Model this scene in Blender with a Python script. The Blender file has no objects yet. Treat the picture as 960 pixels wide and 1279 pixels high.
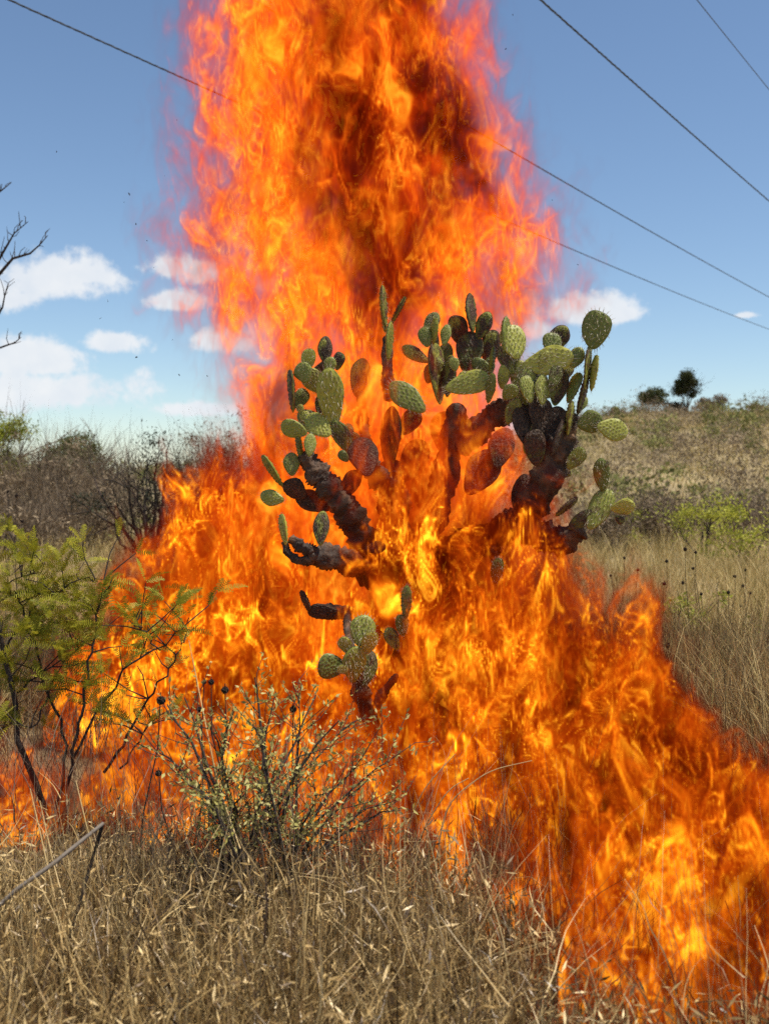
import bpy, math, random
import numpy as np
from concurrent.futures import ThreadPoolExecutor

# ------------------------------------------------------------------ camera, sky, sun, exposure
sc = bpy.context.scene
COL = sc.collection
CAM_H, FPX, HOR = 1.40, 1400.0, 590.0           # eye height (m), focal length and horizon row in photo pixels (960 x 1279)


def P(px, py, Y):
    """world point at distance Y in the direction of photo pixel (px, py)"""
    return ((px - 480.0) / FPX * Y, Y, CAM_H + (HOR - py) / FPX * Y)


cd = bpy.data.cameras.new('camera')
cam = bpy.data.objects.new('camera', cd)
COL.objects.link(cam)
cam.location = (0, 0, CAM_H)
cam.rotation_euler = (math.radians(90), 0, 0)
cd.sensor_fit = 'VERTICAL'
cd.sensor_height = 36.0
cd.lens = 36.0 * FPX / 1279.0
cd.shift_y = -(639.5 - HOR) / 1279.0
cd.clip_start, cd.clip_end = 0.05, 3000
cd.dof.use_dof = True
cd.dof.focus_distance = 4.5
cd.dof.aperture_fstop = 4.0
sc.camera = cam

SUN_EL, SUN_AZ = math.radians(66), math.radians(104)   # azimuth clockwise from the viewing direction: high on the right
sd = bpy.data.lights.new('sun', 'SUN')
sd.energy = 5.0
sd.angle = math.radians(0.53)
sd.color = (1.0, 0.93, 0.82)
sun = bpy.data.objects.new('sun', sd)
COL.objects.link(sun)
from mathutils import Vector, Matrix, Quaternion
sun_dir = Vector((math.sin(SUN_AZ) * math.cos(SUN_EL), math.cos(SUN_AZ) * math.cos(SUN_EL), math.sin(SUN_EL)))
sun.rotation_euler = (-sun_dir).to_track_quat('-Z', 'Y').to_euler()

world = bpy.data.worlds.new('World')
sc.world = world
world.use_nodes = True
wt = world.node_tree
wt.nodes.clear()


def nd(t, kind, **kw):
    n = t.nodes.new(kind)
    for k, v in kw.items():
        setattr(n, k, v)
    return n


def mth(t, op, a, b=None, c=None, clamp=False):
    n = t.nodes.new('ShaderNodeMath')
    n.operation = op
    n.use_clamp = clamp
    for i, v in enumerate((a, b, c)):
        if v is None:
            continue
        if isinstance(v, (int, float)):
            n.inputs[i].default_value = v
        else:
            t.links.new(v, n.inputs[i])
    return n.outputs[0]


def build_sky():
    t = wt
    L = t.links.new
    sky = nd(t, 'ShaderNodeTexSky', sky_type='NISHITA', sun_disc=False)
    sky.sun_elevation = SUN_EL
    sky.sun_rotation = SUN_AZ
    sky.altitude = 900
    sky.air_density = 1.0
    sky.dust_density = 0.25
    sky.ozone_density = 1.0
    bg = nd(t, 'ShaderNodeBackground')
    bg.inputs['Strength'].default_value = 0.105
    out = nd(t, 'ShaderNodeOutputWorld')
    tc = nd(t, 'ShaderNodeTexCoord')
    sep = nd(t, 'ShaderNodeSeparateXYZ')
    L(tc.outputs['Generated'], sep.inputs[0])
    az = mth(t, 'ARCTAN2', sep.outputs[0], sep.outputs[1])
    el = mth(t, 'ARCSINE', sep.outputs[2])
    # puffy displacement of the direction
    n1 = nd(t, 'ShaderNodeTexNoise')
    n1.inputs['Scale'].default_value = 26
    n1.inputs['Detail'].default_value = 6
    n1.inputs['Roughness'].default_value = 0.64
    L(tc.outputs['Generated'], n1.inputs['Vector'])
    nv = n1.outputs['Fac']
    # separate fair-weather cumuli: azimuth, elevation, half width, half height (degrees)
    deg = lambda px, py: (math.degrees(math.atan((px - 480) / FPX)), math.degrees(math.atan((HOR - py) / FPX * math.cos(math.atan((px - 480) / FPX)))))
    clouds = [(75, 350, 105, 48), (-30, 366, 90, 36), (105, 344, 62, 36), (235, 335, 95, 27), (215, 378, 55, 20), (330, 345, 70, 30),
              (140, 428, 66, 24), (45, 452, 105, 38), (70, 492, 165, 42), (-80, 480, 110, 44), (275, 428, 60, 28),
              (722, 388, 98, 34), (765, 393, 56, 22), (655, 410, 60, 34), (640, 520, 70, 40), (590, 420, 80, 40),
              (927, 394, 26, 8), (255, 512, 90, 18), (420, 470, 100, 34)]
    acc = None
    items = []
    for (px, py, w, h) in clouds:
        a, e = deg(px, py)
        items.append((a, e, math.degrees(w / FPX) * 0.9, math.degrees(h / FPX) * 0.9))
    rnd = random.Random(5)
    for k in range(26):                           # the same fair-weather clouds go on all round
        a = 24 + k * 312 / 26 + rnd.uniform(-5, 5)
        items.append((a if a < 180 else a - 360, rnd.uniform(4, 20), rnd.uniform(2.5, 5.5), rnd.uniform(0.9, 1.8)))
    for (a, e, w, h) in items:
        dx = mth(t, 'DIVIDE', mth(t, 'SUBTRACT', az, math.radians(a)), math.radians(w))
        dy0 = mth(t, 'SUBTRACT', el, math.radians(e))
        # flat base: below the centre the cloud ends sooner
        up = mth(t, 'DIVIDE', mth(t, 'MAXIMUM', dy0, 0.0), math.radians(h))
        dn = mth(t, 'DIVIDE', mth(t, 'MINIMUM', dy0, 0.0), math.radians(h * 0.75))
        r2 = mth(t, 'ADD', mth(t, 'MULTIPLY', dx, dx), mth(t, 'ADD', mth(t, 'MULTIPLY', up, up), mth(t, 'MULTIPLY', dn, dn)))
        v = mth(t, 'SUBTRACT', 1.0, mth(t, 'SQRT', r2))
        acc = v if acc is None else mth(t, 'MAXIMUM', acc, v)
    acc = mth(t, 'MAXIMUM', acc, -1.0)
    dens = mth(t, 'ADD', acc, mth(t, 'MULTIPLY', mth(t, 'SUBTRACT', nv, 0.50), 2.1))
    mask = nd(t, 'ShaderNodeMapRange', interpolation_type='SMOOTHSTEP')
    mask.inputs['From Min'].default_value = 0.10
    mask.inputs['From Max'].default_value = 0.58
    mask.inputs['To Max'].default_value = 0.93
    L(dens, mask.inputs['Value'])
    n2 = nd(t, 'ShaderNodeTexNoise')
    n2.inputs['Scale'].default_value = 40
    n2.inputs['Detail'].default_value = 4
    L(tc.outputs['Generated'], n2.inputs['Vector'])
    ramp = nd(t, 'ShaderNodeMixRGB')
    ramp.inputs[1].default_value = (5.6, 6.2, 7.0, 1)
    ramp.inputs[2].default_value = (7.4, 7.5, 7.6, 1)
    L(mth(t, 'MULTIPLY', n2.outputs['Fac'], 1.3, clamp=True), ramp.inputs[0])
    mix = nd(t, 'ShaderNodeMixRGB')
    L(mask.outputs[0], mix.inputs[0])
    wb = nd(t, 'ShaderNodeMixRGB', blend_type='MULTIPLY')       # the photograph's white balance
    wb.inputs[0].default_value = 1.0
    wb.inputs[2].default_value = (0.96, 1.02, 1.06, 1)
    L(sky.outputs[0], wb.inputs[1])
    L(wb.outputs[0], mix.inputs[1])
    L(ramp.outputs[0], mix.inputs[2])
    L(mix.outputs[0], bg.inputs['Color'])
    L(bg.outputs[0], out.inputs['Surface'])


build_sky()
sc.view_settings.view_transform = 'Standard'
sc.view_settings.look = 'None'
sc.view_settings.exposure = 0.24
sc.view_settings.gamma = 1.0
sc.view_settings.use_curve_mapping = False
sc.render.engine = 'CYCLES'
sc.cycles.use_denoising = False
sc.cycles.denoiser = 'OPENIMAGEDENOISE'
sc.cycles.max_bounces = 6
sc.cycles.diffuse_bounces = 2
sc.cycles.glossy_bounces = 2
sc.cycles.transmission_bounces = 2
sc.cycles.transparent_max_bounces = 24
sc.cycles.volume_bounces = 0
sc.cycles.volume_step_rate = 3.0
sc.cycles.use_adaptive_sampling = True
sc.cycles.adaptive_threshold = 0.012
sc.cycles.adaptive_min_samples = 12
sc.cycles.volume_max_steps = 700
sc.cycles.sample_clamp_indirect = 3.0
# ------------------------------------------------------------------ tools
RNG = np.random.default_rng(7)


def link(o, parent=None):
    COL.objects.link(o)
    if parent is not None:
        o.parent = parent
    return o


def thing(name, label, cat, loc=(0, 0, 0), group=None):
    o = bpy.data.objects.new(name, None)
    o.empty_display_size = 0.1
    COL.objects.link(o)
    o.location = loc
    return tag(o, label, cat, group)


def tag(o, label=None, cat=None, group=None, kind=None):
    for k, v in (('label', label), ('category', cat), ('group', group), ('kind', kind)):
        if v:
            o[k] = v
    return o


class MB:
    """collects vertices, faces and a random tint per vertex"""

    def __init__(self):
        self.v, self.f3, self.f4, self.t, self.n = [], [], [], [], 0

    def add(self, V, F, tint=0.5):
        V = np.asarray(V, np.float32).reshape(-1, 3)
        F = np.asarray(F, np.int64)
        self.v.append(V)
        self.t.append(np.broadcast_to(np.asarray(tint, np.float32), (len(V),)))
        (self.f3 if F.shape[1] == 3 else self.f4).append(F + self.n)
        self.n += len(V)

    def mesh(self, name, mat, smooth=True):
        V = np.concatenate(self.v)
        f3 = np.concatenate(self.f3) if self.f3 else np.zeros((0, 3), np.int64)
        f4 = np.concatenate(self.f4) if self.f4 else np.zeros((0, 4), np.int64)
        me = bpy.data.meshes.new(name)
        me.vertices.add(len(V))
        me.vertices.foreach_set('co', V.ravel())
        nl = f3.size + f4.size
        me.loops.add(nl)
        me.loops.foreach_set('vertex_index', np.concatenate([f3.ravel(), f4.ravel()]).astype(np.int32))
        me.polygons.add(len(f3) + len(f4))
        st = np.concatenate([np.arange(len(f3)) * 3, f3.size + np.arange(len(f4)) * 4]).astype(np.int32)
        me.polygons.foreach_set('loop_start', st)
        me.update(calc_edges=True)
        at = me.attributes.new('tint', 'FLOAT', 'POINT')
        at.data.foreach_set('value', np.concatenate(self.t).astype(np.float32))
        me.polygons.foreach_set('use_smooth', np.full(len(me.polygons), smooth))
        me.materials.append(mat)
        me.validate()
        return me

    def build(self, name, mat, parent=None, smooth=True, origin=None):
        if origin is not None:
            o3 = np.asarray(origin, np.float32)
            self.v = [a - o3 for a in self.v]
        o = bpy.data.objects.new(name, self.mesh(name, mat, smooth))
        link(o, parent)
        if origin is not None and parent is None:
            o.location = origin
        return o

    def tube(self, pts, rad, sides=5, tint=0.5, cap=True):
        pts = np.asarray(pts, np.float64)
        rad = np.broadcast_to(np.asarray(rad, np.float64), (len(pts),))
        d = np.gradient(pts, axis=0)
        d /= np.linalg.norm(d, axis=1)[:, None] + 1e-9
        ref = np.array([0.31, 0.2, 0.93]) if abs(d[0][2]) < 0.9 else np.array([1.0, 0.1, 0])
        a = np.cross(d, ref); a /= np.linalg.norm(a, axis=1)[:, None] + 1e-9
        b = np.cross(d, a)
        ang = np.arange(sides) * 2 * np.pi / sides
        V = pts[:, None, :] + rad[:, None, None] * (np.cos(ang)[None, :, None] * a[:, None, :] + np.sin(ang)[None, :, None] * b[:, None, :])
        n = len(pts)
        i = np.arange(n - 1)[:, None] * sides
        j = np.arange(sides)[None, :]
        k = (j + 1) % sides
        F = np.stack([i + j, i + k, i + sides + k, i + sides + j], -1).reshape(-1, 4)
        self.add(V.reshape(-1, 3), F, tint)
        if cap:
            for row in (0, n - 1):
                base = len(self.v)
                c = np.vstack([pts[row][None], V[row]])
                q = np.arange(sides)
                self.add(c, np.stack([np.zeros(sides, int), 1 + q, 1 + (q + 1) % sides], -1), tint)

    def blades(self, base, h, az, th0, th1, width, segs=4, tint=None, tip=0.12, wob=0.0):
        """many bent blades at once: root points, length, heading, lean at root and added lean at tip (radians)"""
        n = len(base)
        if n == 0:
            return
        t = (np.arange(segs) + 0.5) / segs
        th = th0[:, None] + th1[:, None] * t[None, :] ** 1.3
        azz = az[:, None] + (RNG.normal(0, 1, (n, segs)).cumsum(1) * wob if wob else 0)
        st = (h / segs)[:, None]
        dx = np.sin(th) * np.cos(azz) * st
        dy = np.sin(th) * np.sin(azz) * st
        dz = np.cos(th) * st
        pts = np.zeros((n, segs + 1, 3))
        pts[:, 0] = base
        pts[:, 1:, 0] = base[:, 0, None] + dx.cumsum(1)
        pts[:, 1:, 1] = base[:, 1, None] + dy.cumsum(1)
        pts[:, 1:, 2] = base[:, 2, None] + dz.cumsum(1)
        fa = RNG.uniform(0, np.pi, n)
        side = np.stack([np.cos(fa), np.sin(fa) * 0.6, RNG.normal(0, 0.15, n)], -1)
        w = np.linspace(1, tip, segs + 1)[None, :] * width[:, None] * 0.5
        A = pts - side[:, None, :] * w[:, :, None]
        B = pts + side[:, None, :] * w[:, :, None]
        V = np.stack([A, B], 2).reshape(-1, 3)
        i = (np.arange(n) * 2 * (segs + 1))[:, None] + np.arange(segs)[None, :] * 2
        F = np.stack([i, i + 1, i + 3, i + 2], -1).reshape(-1, 4)
        tt = RNG.uniform(0, 1, n) if tint is None else tint
        self.add(V, F, np.repeat(tt, 2 * (segs + 1)))
        return pts

    def leaves(self, c, size, aspect=0.5, tint=None, up=0.0, direc=None):
        """little pointed leaves (rhombus, folded a little) at points c"""
        n = len(c)
        if n == 0:
            return
        d = RNG.normal(0, 1, (n, 3)) if direc is None else direc + RNG.normal(0, 0.35, (n, 3))
        d[:, 2] += up
        d /= np.linalg.norm(d, axis=1)[:, None]
        s = np.cross(d, RNG.normal(0, 1, (n, 3)))
        s /= np.linalg.norm(s, axis=1)[:, None] + 1e-9
        nn = np.cross(d, s)
        L = np.broadcast_to(size, (n,))[:, None]
        W = L * aspect * 0.5
        V = np.stack([c, c + d * L * 0.45 + s * W + nn * W * 0.3, c + d * L, c + d * L * 0.45 - s * W + nn * W * 0.3], 1).reshape(-1, 3)
        i = np.arange(n)[:, None] * 4
        tt = RNG.uniform(0, 1, n) if tint is None else tint
        self.add(V, i + np.array([[0, 1, 2, 3]]), np.repeat(tt, 4))


def ramp_mat(name, stops, rough=0.8, translucent=0.0, noise=0.0, scale=20.0, spec=0.25, bump=0.0):
    """colour from the per-piece tint, a little noise on top"""
    m = bpy.data.materials.new(name)
    m.use_nodes = True
    t = m.node_tree
    L = t.links.new
    b = t.nodes['Principled BSDF']
    out = t.nodes['Material Output']
    at = nd(t, 'ShaderNodeAttribute', attribute_name='tint')
    fac = at.outputs['Fac']
    if noise or bump:
        tc = nd(t, 'ShaderNodeNewGeometry')
        nz_ = nd(t, 'ShaderNodeTexNoise')
        nz_.inputs['Scale'].default_value = scale
        nz_.inputs['Detail'].default_value = 4
        L(tc.outputs['Position'], nz_.inputs['Vector'])
        fac = mth(t, 'ADD', fac, mth(t, 'MULTIPLY', mth(t, 'SUBTRACT', nz_.outputs['Fac'], 0.5), noise * 2))
        if bump:
            bp = nd(t, 'ShaderNodeBump')
            bp.inputs['Strength'].default_value = bump
            bp.inputs['Distance'].default_value = 0.02
            L(nz_.outputs['Fac'], bp.inputs['Height'])
            L(bp.outputs[0], b.inputs['Normal'])
    r = nd(t, 'ShaderNodeValToRGB')
    cr = r.color_ramp
    for i, (pz, c) in enumerate(stops):
        e = cr.elements[i] if i < 2 else cr.elements.new(pz)
        e.position, e.color = pz, (*c, 1)
    L(fac, r.inputs[0])
    L(r.outputs[0], b.inputs['Base Color'])
    b.inputs['Roughness'].default_value = rough
    b.inputs['Specular IOR Level'].default_value = spec
    if translucent:
        tr = nd(t, 'ShaderNodeBsdfTranslucent')
        L(r.outputs[0], tr.inputs['Color'])
        mx = nd(t, 'ShaderNodeMixShader')
        mx.inputs[0].default_value = translucent
        L(b.outputs[0], mx.inputs[1]); L(tr.outputs[0], mx.inputs[2])
        L(mx.outputs[0], out.inputs['Surface'])
    return m


M = {}
M['straw'] = ramp_mat('dry_straw', [(0, (0.04, 0.019, 0.005)), (1, (0.80, 0.585, 0.27)), (0.4, (0.19, 0.108, 0.032)), (0.75, (0.50, 0.335, 0.125))], 0.42, 0.1, spec=0.5)
M['field'] = ramp_mat('dry_field_grass', [(0, (0.18, 0.115, 0.04)), (1, (0.74, 0.58, 0.29)), (0.35, (0.40, 0.285, 0.10)), (0.6, (0.54, 0.41, 0.165)), (0.12, (0.19, 0.175, 0.045))], 0.7, 0.2)
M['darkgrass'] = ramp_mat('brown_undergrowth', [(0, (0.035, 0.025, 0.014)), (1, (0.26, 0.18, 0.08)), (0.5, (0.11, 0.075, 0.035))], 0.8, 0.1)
M['bark'] = ramp_mat('dark_bark', [(0, (0.012, 0.010, 0.009)), (1, (0.075, 0.055, 0.045))], 0.85, 0, 0.3, 60)
M['greytwig'] = ramp_mat('grey_twigs', [(0, (0.07, 0.048, 0.032)), (1, (0.36, 0.28, 0.19)), (0.5, (0.18, 0.13, 0.085))], 0.85, 0.1)
M['palewood'] = ramp_mat('weathered_wood', [(0, (0.09, 0.07, 0.055)), (1, (0.34, 0.28, 0.22))], 0.8, 0, 0.35, 70)
M['acacia'] = ramp_mat('acacia_leaf', [(0, (0.06, 0.07, 0.008)), (1, (0.50, 0.45, 0.04)), (0.5, (0.27, 0.27, 0.022))], 0.55, 0.35)
M['yellowgreen'] = ramp_mat('yellow_green_leaf', [(0, (0.15, 0.17, 0.02)), (1, (0.52, 0.50, 0.07)), (0.5, (0.35, 0.37, 0.045))], 0.6, 0.35)
M['paleleaf'] = ramp_mat('pale_leaf', [(0, (0.13, 0.12, 0.025)), (1, (0.66, 0.57, 0.22)), (0.5, (0.42, 0.38, 0.10))], 0.5, 0.3)
M['olive'] = ramp_mat('olive_leaf', [(0, (0.03, 0.034, 0.010)), (1, (0.16, 0.17, 0.05)), (0.5, (0.075, 0.085, 0.024))], 0.7, 0.2)
M['darkleaf'] = ramp_mat('dark_leaf', [(0, (0.012, 0.014, 0.007)), (1, (0.07, 0.072, 0.03)), (0.5, (0.03, 0.034, 0.015))], 0.7, 0.15)
M['scrub'] = ramp_mat('hillside_scrub_twigs', [(0, (0.11, 0.078, 0.05)), (1, (0.38, 0.295, 0.19)), (0.5, (0.23, 0.17, 0.105))], 0.9, 0.15)
M['scrubgreen'] = ramp_mat('hillside_scrub_leaves', [(0, (0.11, 0.11, 0.035)), (1, (0.34, 0.33, 0.11)), (0.5, (0.21, 0.205, 0.065))], 0.9, 0.2)
M['seed'] = ramp_mat('seed_head', [(0, (0.008, 0.006, 0.005)), (1, (0.045, 0.03, 0.022))], 0.9)
M['cable'] = ramp_mat('cable', [(0, (0.025, 0.028, 0.035)), (1, (0.07, 0.075, 0.085))], 0.6, 0, 0.2, 8)


def ground_mat():
    m = bpy.data.materials.new('dry_soil')
    m.use_nodes = True
    t = m.node_tree
    L = t.links.new
    b = t.nodes['Principled BSDF']
    g = nd(t, 'ShaderNodeNewGeometry')
    n1 = nd(t, 'ShaderNodeTexNoise'); n1.inputs['Scale'].default_value = 0.35; n1.inputs['Detail'].default_value = 8
    n2 = nd(t, 'ShaderNodeTexNoise'); n2.inputs['Scale'].default_value = 9; n2.inputs['Detail'].default_value = 6
    for n in (n1, n2):
        L(g.outputs['Position'], n.inputs['Vector'])
    r = nd(t, 'ShaderNodeValToRGB')
    cr = r.color_ramp
    cr.elements[0].position, cr.elements[0].color = 0.3, (0.10, 0.075, 0.04, 1)
    cr.elements[1].position, cr.elements[1].color = 0.72, (0.50, 0.39, 0.20, 1)
    e = cr.elements.new(0.5); e.color = (0.30, 0.225, 0.11, 1)
    L(mth(t, 'ADD', mth(t, 'MULTIPLY', n1.outputs['Fac'], 0.6), mth(t, 'MULTIPLY', n2.outputs['Fac'], 0.4)), r.inputs[0])
    # scorched earth under the blaze
    at = nd(t, 'ShaderNodeAttribute', attribute_name='tint')
    mx = nd(t, 'ShaderNodeMixRGB')
    L(mth(t, 'MULTIPLY', at.outputs['Fac'], mth(t, 'MULTIPLY', n2.outputs['Fac'], 1.7), clamp=True), mx.inputs[0])
    L(r.outputs[0], mx.inputs[1])
    mx.inputs[2].default_value = (0.012, 0.010, 0.009, 1)
    L(mx.outputs[0], b.inputs['Base Color'])
    b.inputs['Roughness'].default_value = 0.95
    bp = nd(t, 'ShaderNodeBump'); bp.inputs['Strength'].default_value = 0.6; bp.inputs['Distance'].default_value = 0.03
    L(n2.outputs['Fac'], bp.inputs['Height']); L(bp.outputs[0], b.inputs['Normal'])
    return m


M['ground'] = ground_mat()
# ------------------------------------------------------------------ ground and hill
RIDGE_AZ = np.array([-1.2, -0.30, 0.0, 0.06, 0.114, 0.179, 0.22, 0.265, 0.343, 0.45, 0.7, 1.2])     # x / y
RIDGE_H = np.array([1.0, 1.2, 1.6, 2.6, 3.8, 5.5, 6.0, 6.05, 6.3, 6.6, 5.5, 4.0])


def soft(x):
    return np.sin(x * 1.7) * 0.5 + np.sin(x * 0.63 + 1.3) * 0.5


def gz(x, y):
    x = np.asarray(x, float); y = np.asarray(y, float)
    a = x / np.maximum(y, 8.0)
    R = np.interp(a, RIDGE_AZ, RIDGE_H)
    s = np.clip((y - 17) / 75, 0, 1)
    s = s * s * (3 - 2 * s) * 0.45 + s * 0.55 * np.clip(s * 3, 0, 1)
    back = np.exp(-np.maximum(y - 92, 0) / 160)
    z = R * s * back
    z = z + 0.025 * soft(x * 2.1 + 0.7 * y) * soft(y * 1.9 - x) + np.clip((y - 20) / 40, 0, 1) * back * (0.35 * soft(x * 0.21 + 2) * soft(y * 0.17) + 0.12 * soft(x * 0.9) * soft(y * 0.8))
    return z


def in_fire(x, y, grow=1.0):
    """1 over the burning ground, falling to 0 outside"""
    f = np.zeros(np.shape(x))
    for (fx, fy, rx, ry, h) in GROUND:
        d = np.sqrt(((x - fx) / (rx * grow)) ** 2 + ((y - fy) / (ry * grow)) ** 2)
        f = np.maximum(f, np.clip(1.6 - 1.2 * d, 0, 1))
    d = np.sqrt(((x + 0.1) / 1.1) ** 2 + ((y - 6.4) / 0.8) ** 2)
    return np.maximum(f, np.clip(1.6 - 1.2 * d, 0, 1))


# burning ground: x, y, radius x, radius y, flame height
GROUND = [(-0.98, 6.3, 0.58, 0.5, 1.45), (-0.45, 6.1, 0.6, 0.45, 1.25), (-1.15, 5.7, 0.55, 0.45, 0.85), (0.10, 5.68, 0.42, 0.35, 1.45), (0.50, 5.7, 0.48, 0.38, 1.30), (0.30, 5.45, 0.45, 0.35, 1.0),
          (0.85, 5.6, 0.55, 0.6, 0.90), (1.22, 5.6, 0.34, 0.45, 0.82), (0.74, 5.62, 0.30, 0.25, 1.38), (0.60, 4.9, 0.6, 0.5, 0.85), (1.05, 4.9, 0.42, 0.5, 0.64), (0.36, 5.1, 0.45, 0.4, 0.85),
          (0.75, 4.3, 0.55, 0.5, 0.68), (1.15, 4.4, 0.42, 0.5, 0.50), (1.40, 3.85, 0.42, 0.5, 0.36), (0.85, 3.7, 0.5, 0.5, 0.58), (1.25, 3.6, 0.42, 0.5, 0.44), (0.66, 3.2, 0.36, 0.45, 0.52), (1.05, 3.05, 0.5, 0.45, 0.52), (0.62, 2.75, 0.30, 0.35, 0.42), (0.95, 2.6, 0.35, 0.3, 0.40), (1.5, 3.3, 0.4, 0.5, 0.40),
          (-0.35, 5.1, 0.5, 0.35, 0.36), (-0.85, 5.0, 0.42, 0.35, 0.42), (-1.65, 4.75, 0.34, 0.40, 0.27), (-1.40, 4.30, 0.36, 0.30, 0.31), (-1.66, 4.1, 0.3, 0.28, 0.30), (-1.42, 6.3, 0.26, 0.35, 1.0), (-1.60, 5.9, 0.2, 0.3, 0.55), (0.35, 4.5, 0.28, 0.32, 0.58), (0.05, 4.75, 0.4, 0.3, 0.40),
          (-0.75, 5.8, 0.45, 0.38, 0.95), (-0.30, 4.3, 0.45, 0.34, 0.55), (-0.62, 4.3, 0.35, 0.3, 0.50), (0.08, 4.15, 0.32, 0.34, 0.55), (-0.20, 3.95, 0.36, 0.25, 0.40), (0.12, 3.75, 0.25, 0.28, 0.36), (-1.0, 4.4, 0.3, 0.25, 0.3)]


def build_ground():
    k = np.linspace(-1, 1, 181)
    xs = 420 * np.sign(k) * np.abs(k) ** 3.4 + 4 * k
    ys = np.concatenate([np.linspace(-25, 0, 12)[:-1], np.linspace(0, 9, 70)[:-1], 9 + 590 * np.linspace(0, 1, 150) ** 2.6])
    X, Y = np.meshgrid(xs, ys, indexing='ij')
    Z = gz(X, Y)
    n, m = X.shape
    i = (np.arange(n - 1)[:, None] * m + np.arange(m - 1)[None, :])
    F = np.stack([i, i + m, i + m + 1, i + 1], -1).reshape(-1, 4)
    b = MB()
    b.add(np.stack([X, Y, Z], -1).reshape(-1, 3), F, in_fire(X, Y).ravel())
    tag(b.build('ground', M['ground']), kind='structure')


build_ground()

# ------------------------------------------------------------------ scrub far up the hill (one mass, nobody could count it)
def bush_leaves(b, c, rx, rz, n, size, tint, aspect=0.7):
    """an uneven clump of leaf-sized faces, made of several lobes"""
    k = max(3, int(n / 40))
    lc = RNG.normal(0, 0.5, (k, 3)) * [rx, rx, rz * 0.6] + [0, 0, rz * 0.75]
    lr = RNG.uniform(0.25, 0.6, k)
    w = RNG.integers(0, k, n)
    d = RNG.normal(0, 1, (n, 3)); d /= np.linalg.norm(d, axis=1)[:, None]
    p = lc[w] + d * (lr[w] * RNG.uniform(0.45, 1.05, n))[:, None] * [rx, rx, rz]
    p[:, 2] = np.maximum(p[:, 2], 0.02)
    b.leaves(p + c, RNG.uniform(0.6, 1.3, n) * size, aspect, np.clip(tint + RNG.normal(0, 0.22, n), 0, 1), up=0.3)


def build_scrub():
    tw, gr, st = MB(), MB(), MB()
    r = np.random.default_rng(3)
    n = 0
    while n < 680:
        y = 21 + 78 * r.random() ** 0.75
        a = r.uniform(-0.5, 0.52)
        if a < 0.06 and r.random() < 0.6:
            continue
        x = a * y
        c = np.array([x, y, float(gz(x, y)) - 0.1])
        kind = r.random() + 0.18 * math.sin(x * 0.25 + 1) * math.sin(y * 0.16)
        s = r.uniform(0.55, 1.25) * (0.75 + y / 160)
        if y > 80: s *= 0.55
        q = int(60 + 30 * r.random())
        if kind < 0.52:
            bush_leaves(tw, c, s * 1.25, s * 0.8, int(q * 4), 0.12 * s, r.uniform(0.25, 0.75), 0.35)
        elif kind < 0.80:
            bush_leaves(gr, c, s * 1.0, s * 0.7, q * 3, 0.13 * s, r.uniform(0.2, 0.7))
        else:
            bush_leaves(st, c, s * 1.1, s * 0.45, q * 3, 0.12 * s, r.uniform(0.4, 0.8), 0.3)
        n += 1
    # dry grass over the slope
    N = 70000
    y = 19 + 80 * RNG.random(N) ** 0.8
    x = y * RNG.uniform(-0.1, 0.5, N)
    st.blades(np.stack([x, y, gz(x, y)], -1), RNG.uniform(0.12, 0.32, N), RNG.uniform(0, 6.3, N), RNG.uniform(0, 0.5, N), RNG.uniform(0.1, 0.9, N), 0.008 + y * 0.0006, 2)
    tag(tw.build('hillside_scrub', M['scrub']), 'grey brown leafless scrub covering the far hillside', 'scrub', kind='stuff')
    tag(gr.build('hillside_green_scrub', M['scrubgreen']), 'olive green bushes scattered among the brown scrub of the hillside', 'scrub', kind='stuff')
    tag(st.build('hillside_grass', M['field']), 'straw coloured dry grass between the bushes on the hillside', 'grass', kind='stuff')


build_scrub()


# ------------------------------------------------------------------ trees and shrubs
def grow(b, p, d, ln, r, depth, tips, rng, spread=0.55, kids=(2, 3), taper=0.62, gnarl=0.18, up=0.06, sides=5, nseg=4, shrink=(0.6, 0.85)):
    pts = [np.array(p, float)]
    d = np.array(d, float)
    for i in range(nseg):
        d = d + rng.normal(0, gnarl, 3) + np.array([0, 0, up])
        d /= np.linalg.norm(d)
        pts.append(pts[-1] + d * ln / nseg)
    b.tube(pts, np.linspace(r, r * taper, nseg + 1), sides if r > 0.006 else 3, rng.uniform(0.2, 0.8), cap=depth == 0)
    tips.append((pts[-1], d, depth))
    if depth == 0:
        for q in pts[1:]:
            tips.append((q, d, 0))
        return
    if depth == 1:
        tips.append((pts[nseg // 2], d, 1))
    for k in range(rng.integers(kids[0], kids[1] + 1)):
        nd_ = d + rng.normal(0, spread, 3)
        nd_ /= np.linalg.norm(nd_)
        st = pts[-1] if k < 2 else pts[max(1, nseg - 2)]
        grow(b, st, nd_, ln * rng.uniform(*shrink), r * taper * rng.uniform(0.7, 0.95), depth - 1, tips, rng, spread, kids, taper, gnarl, up, sides, nseg, shrink)


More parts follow.
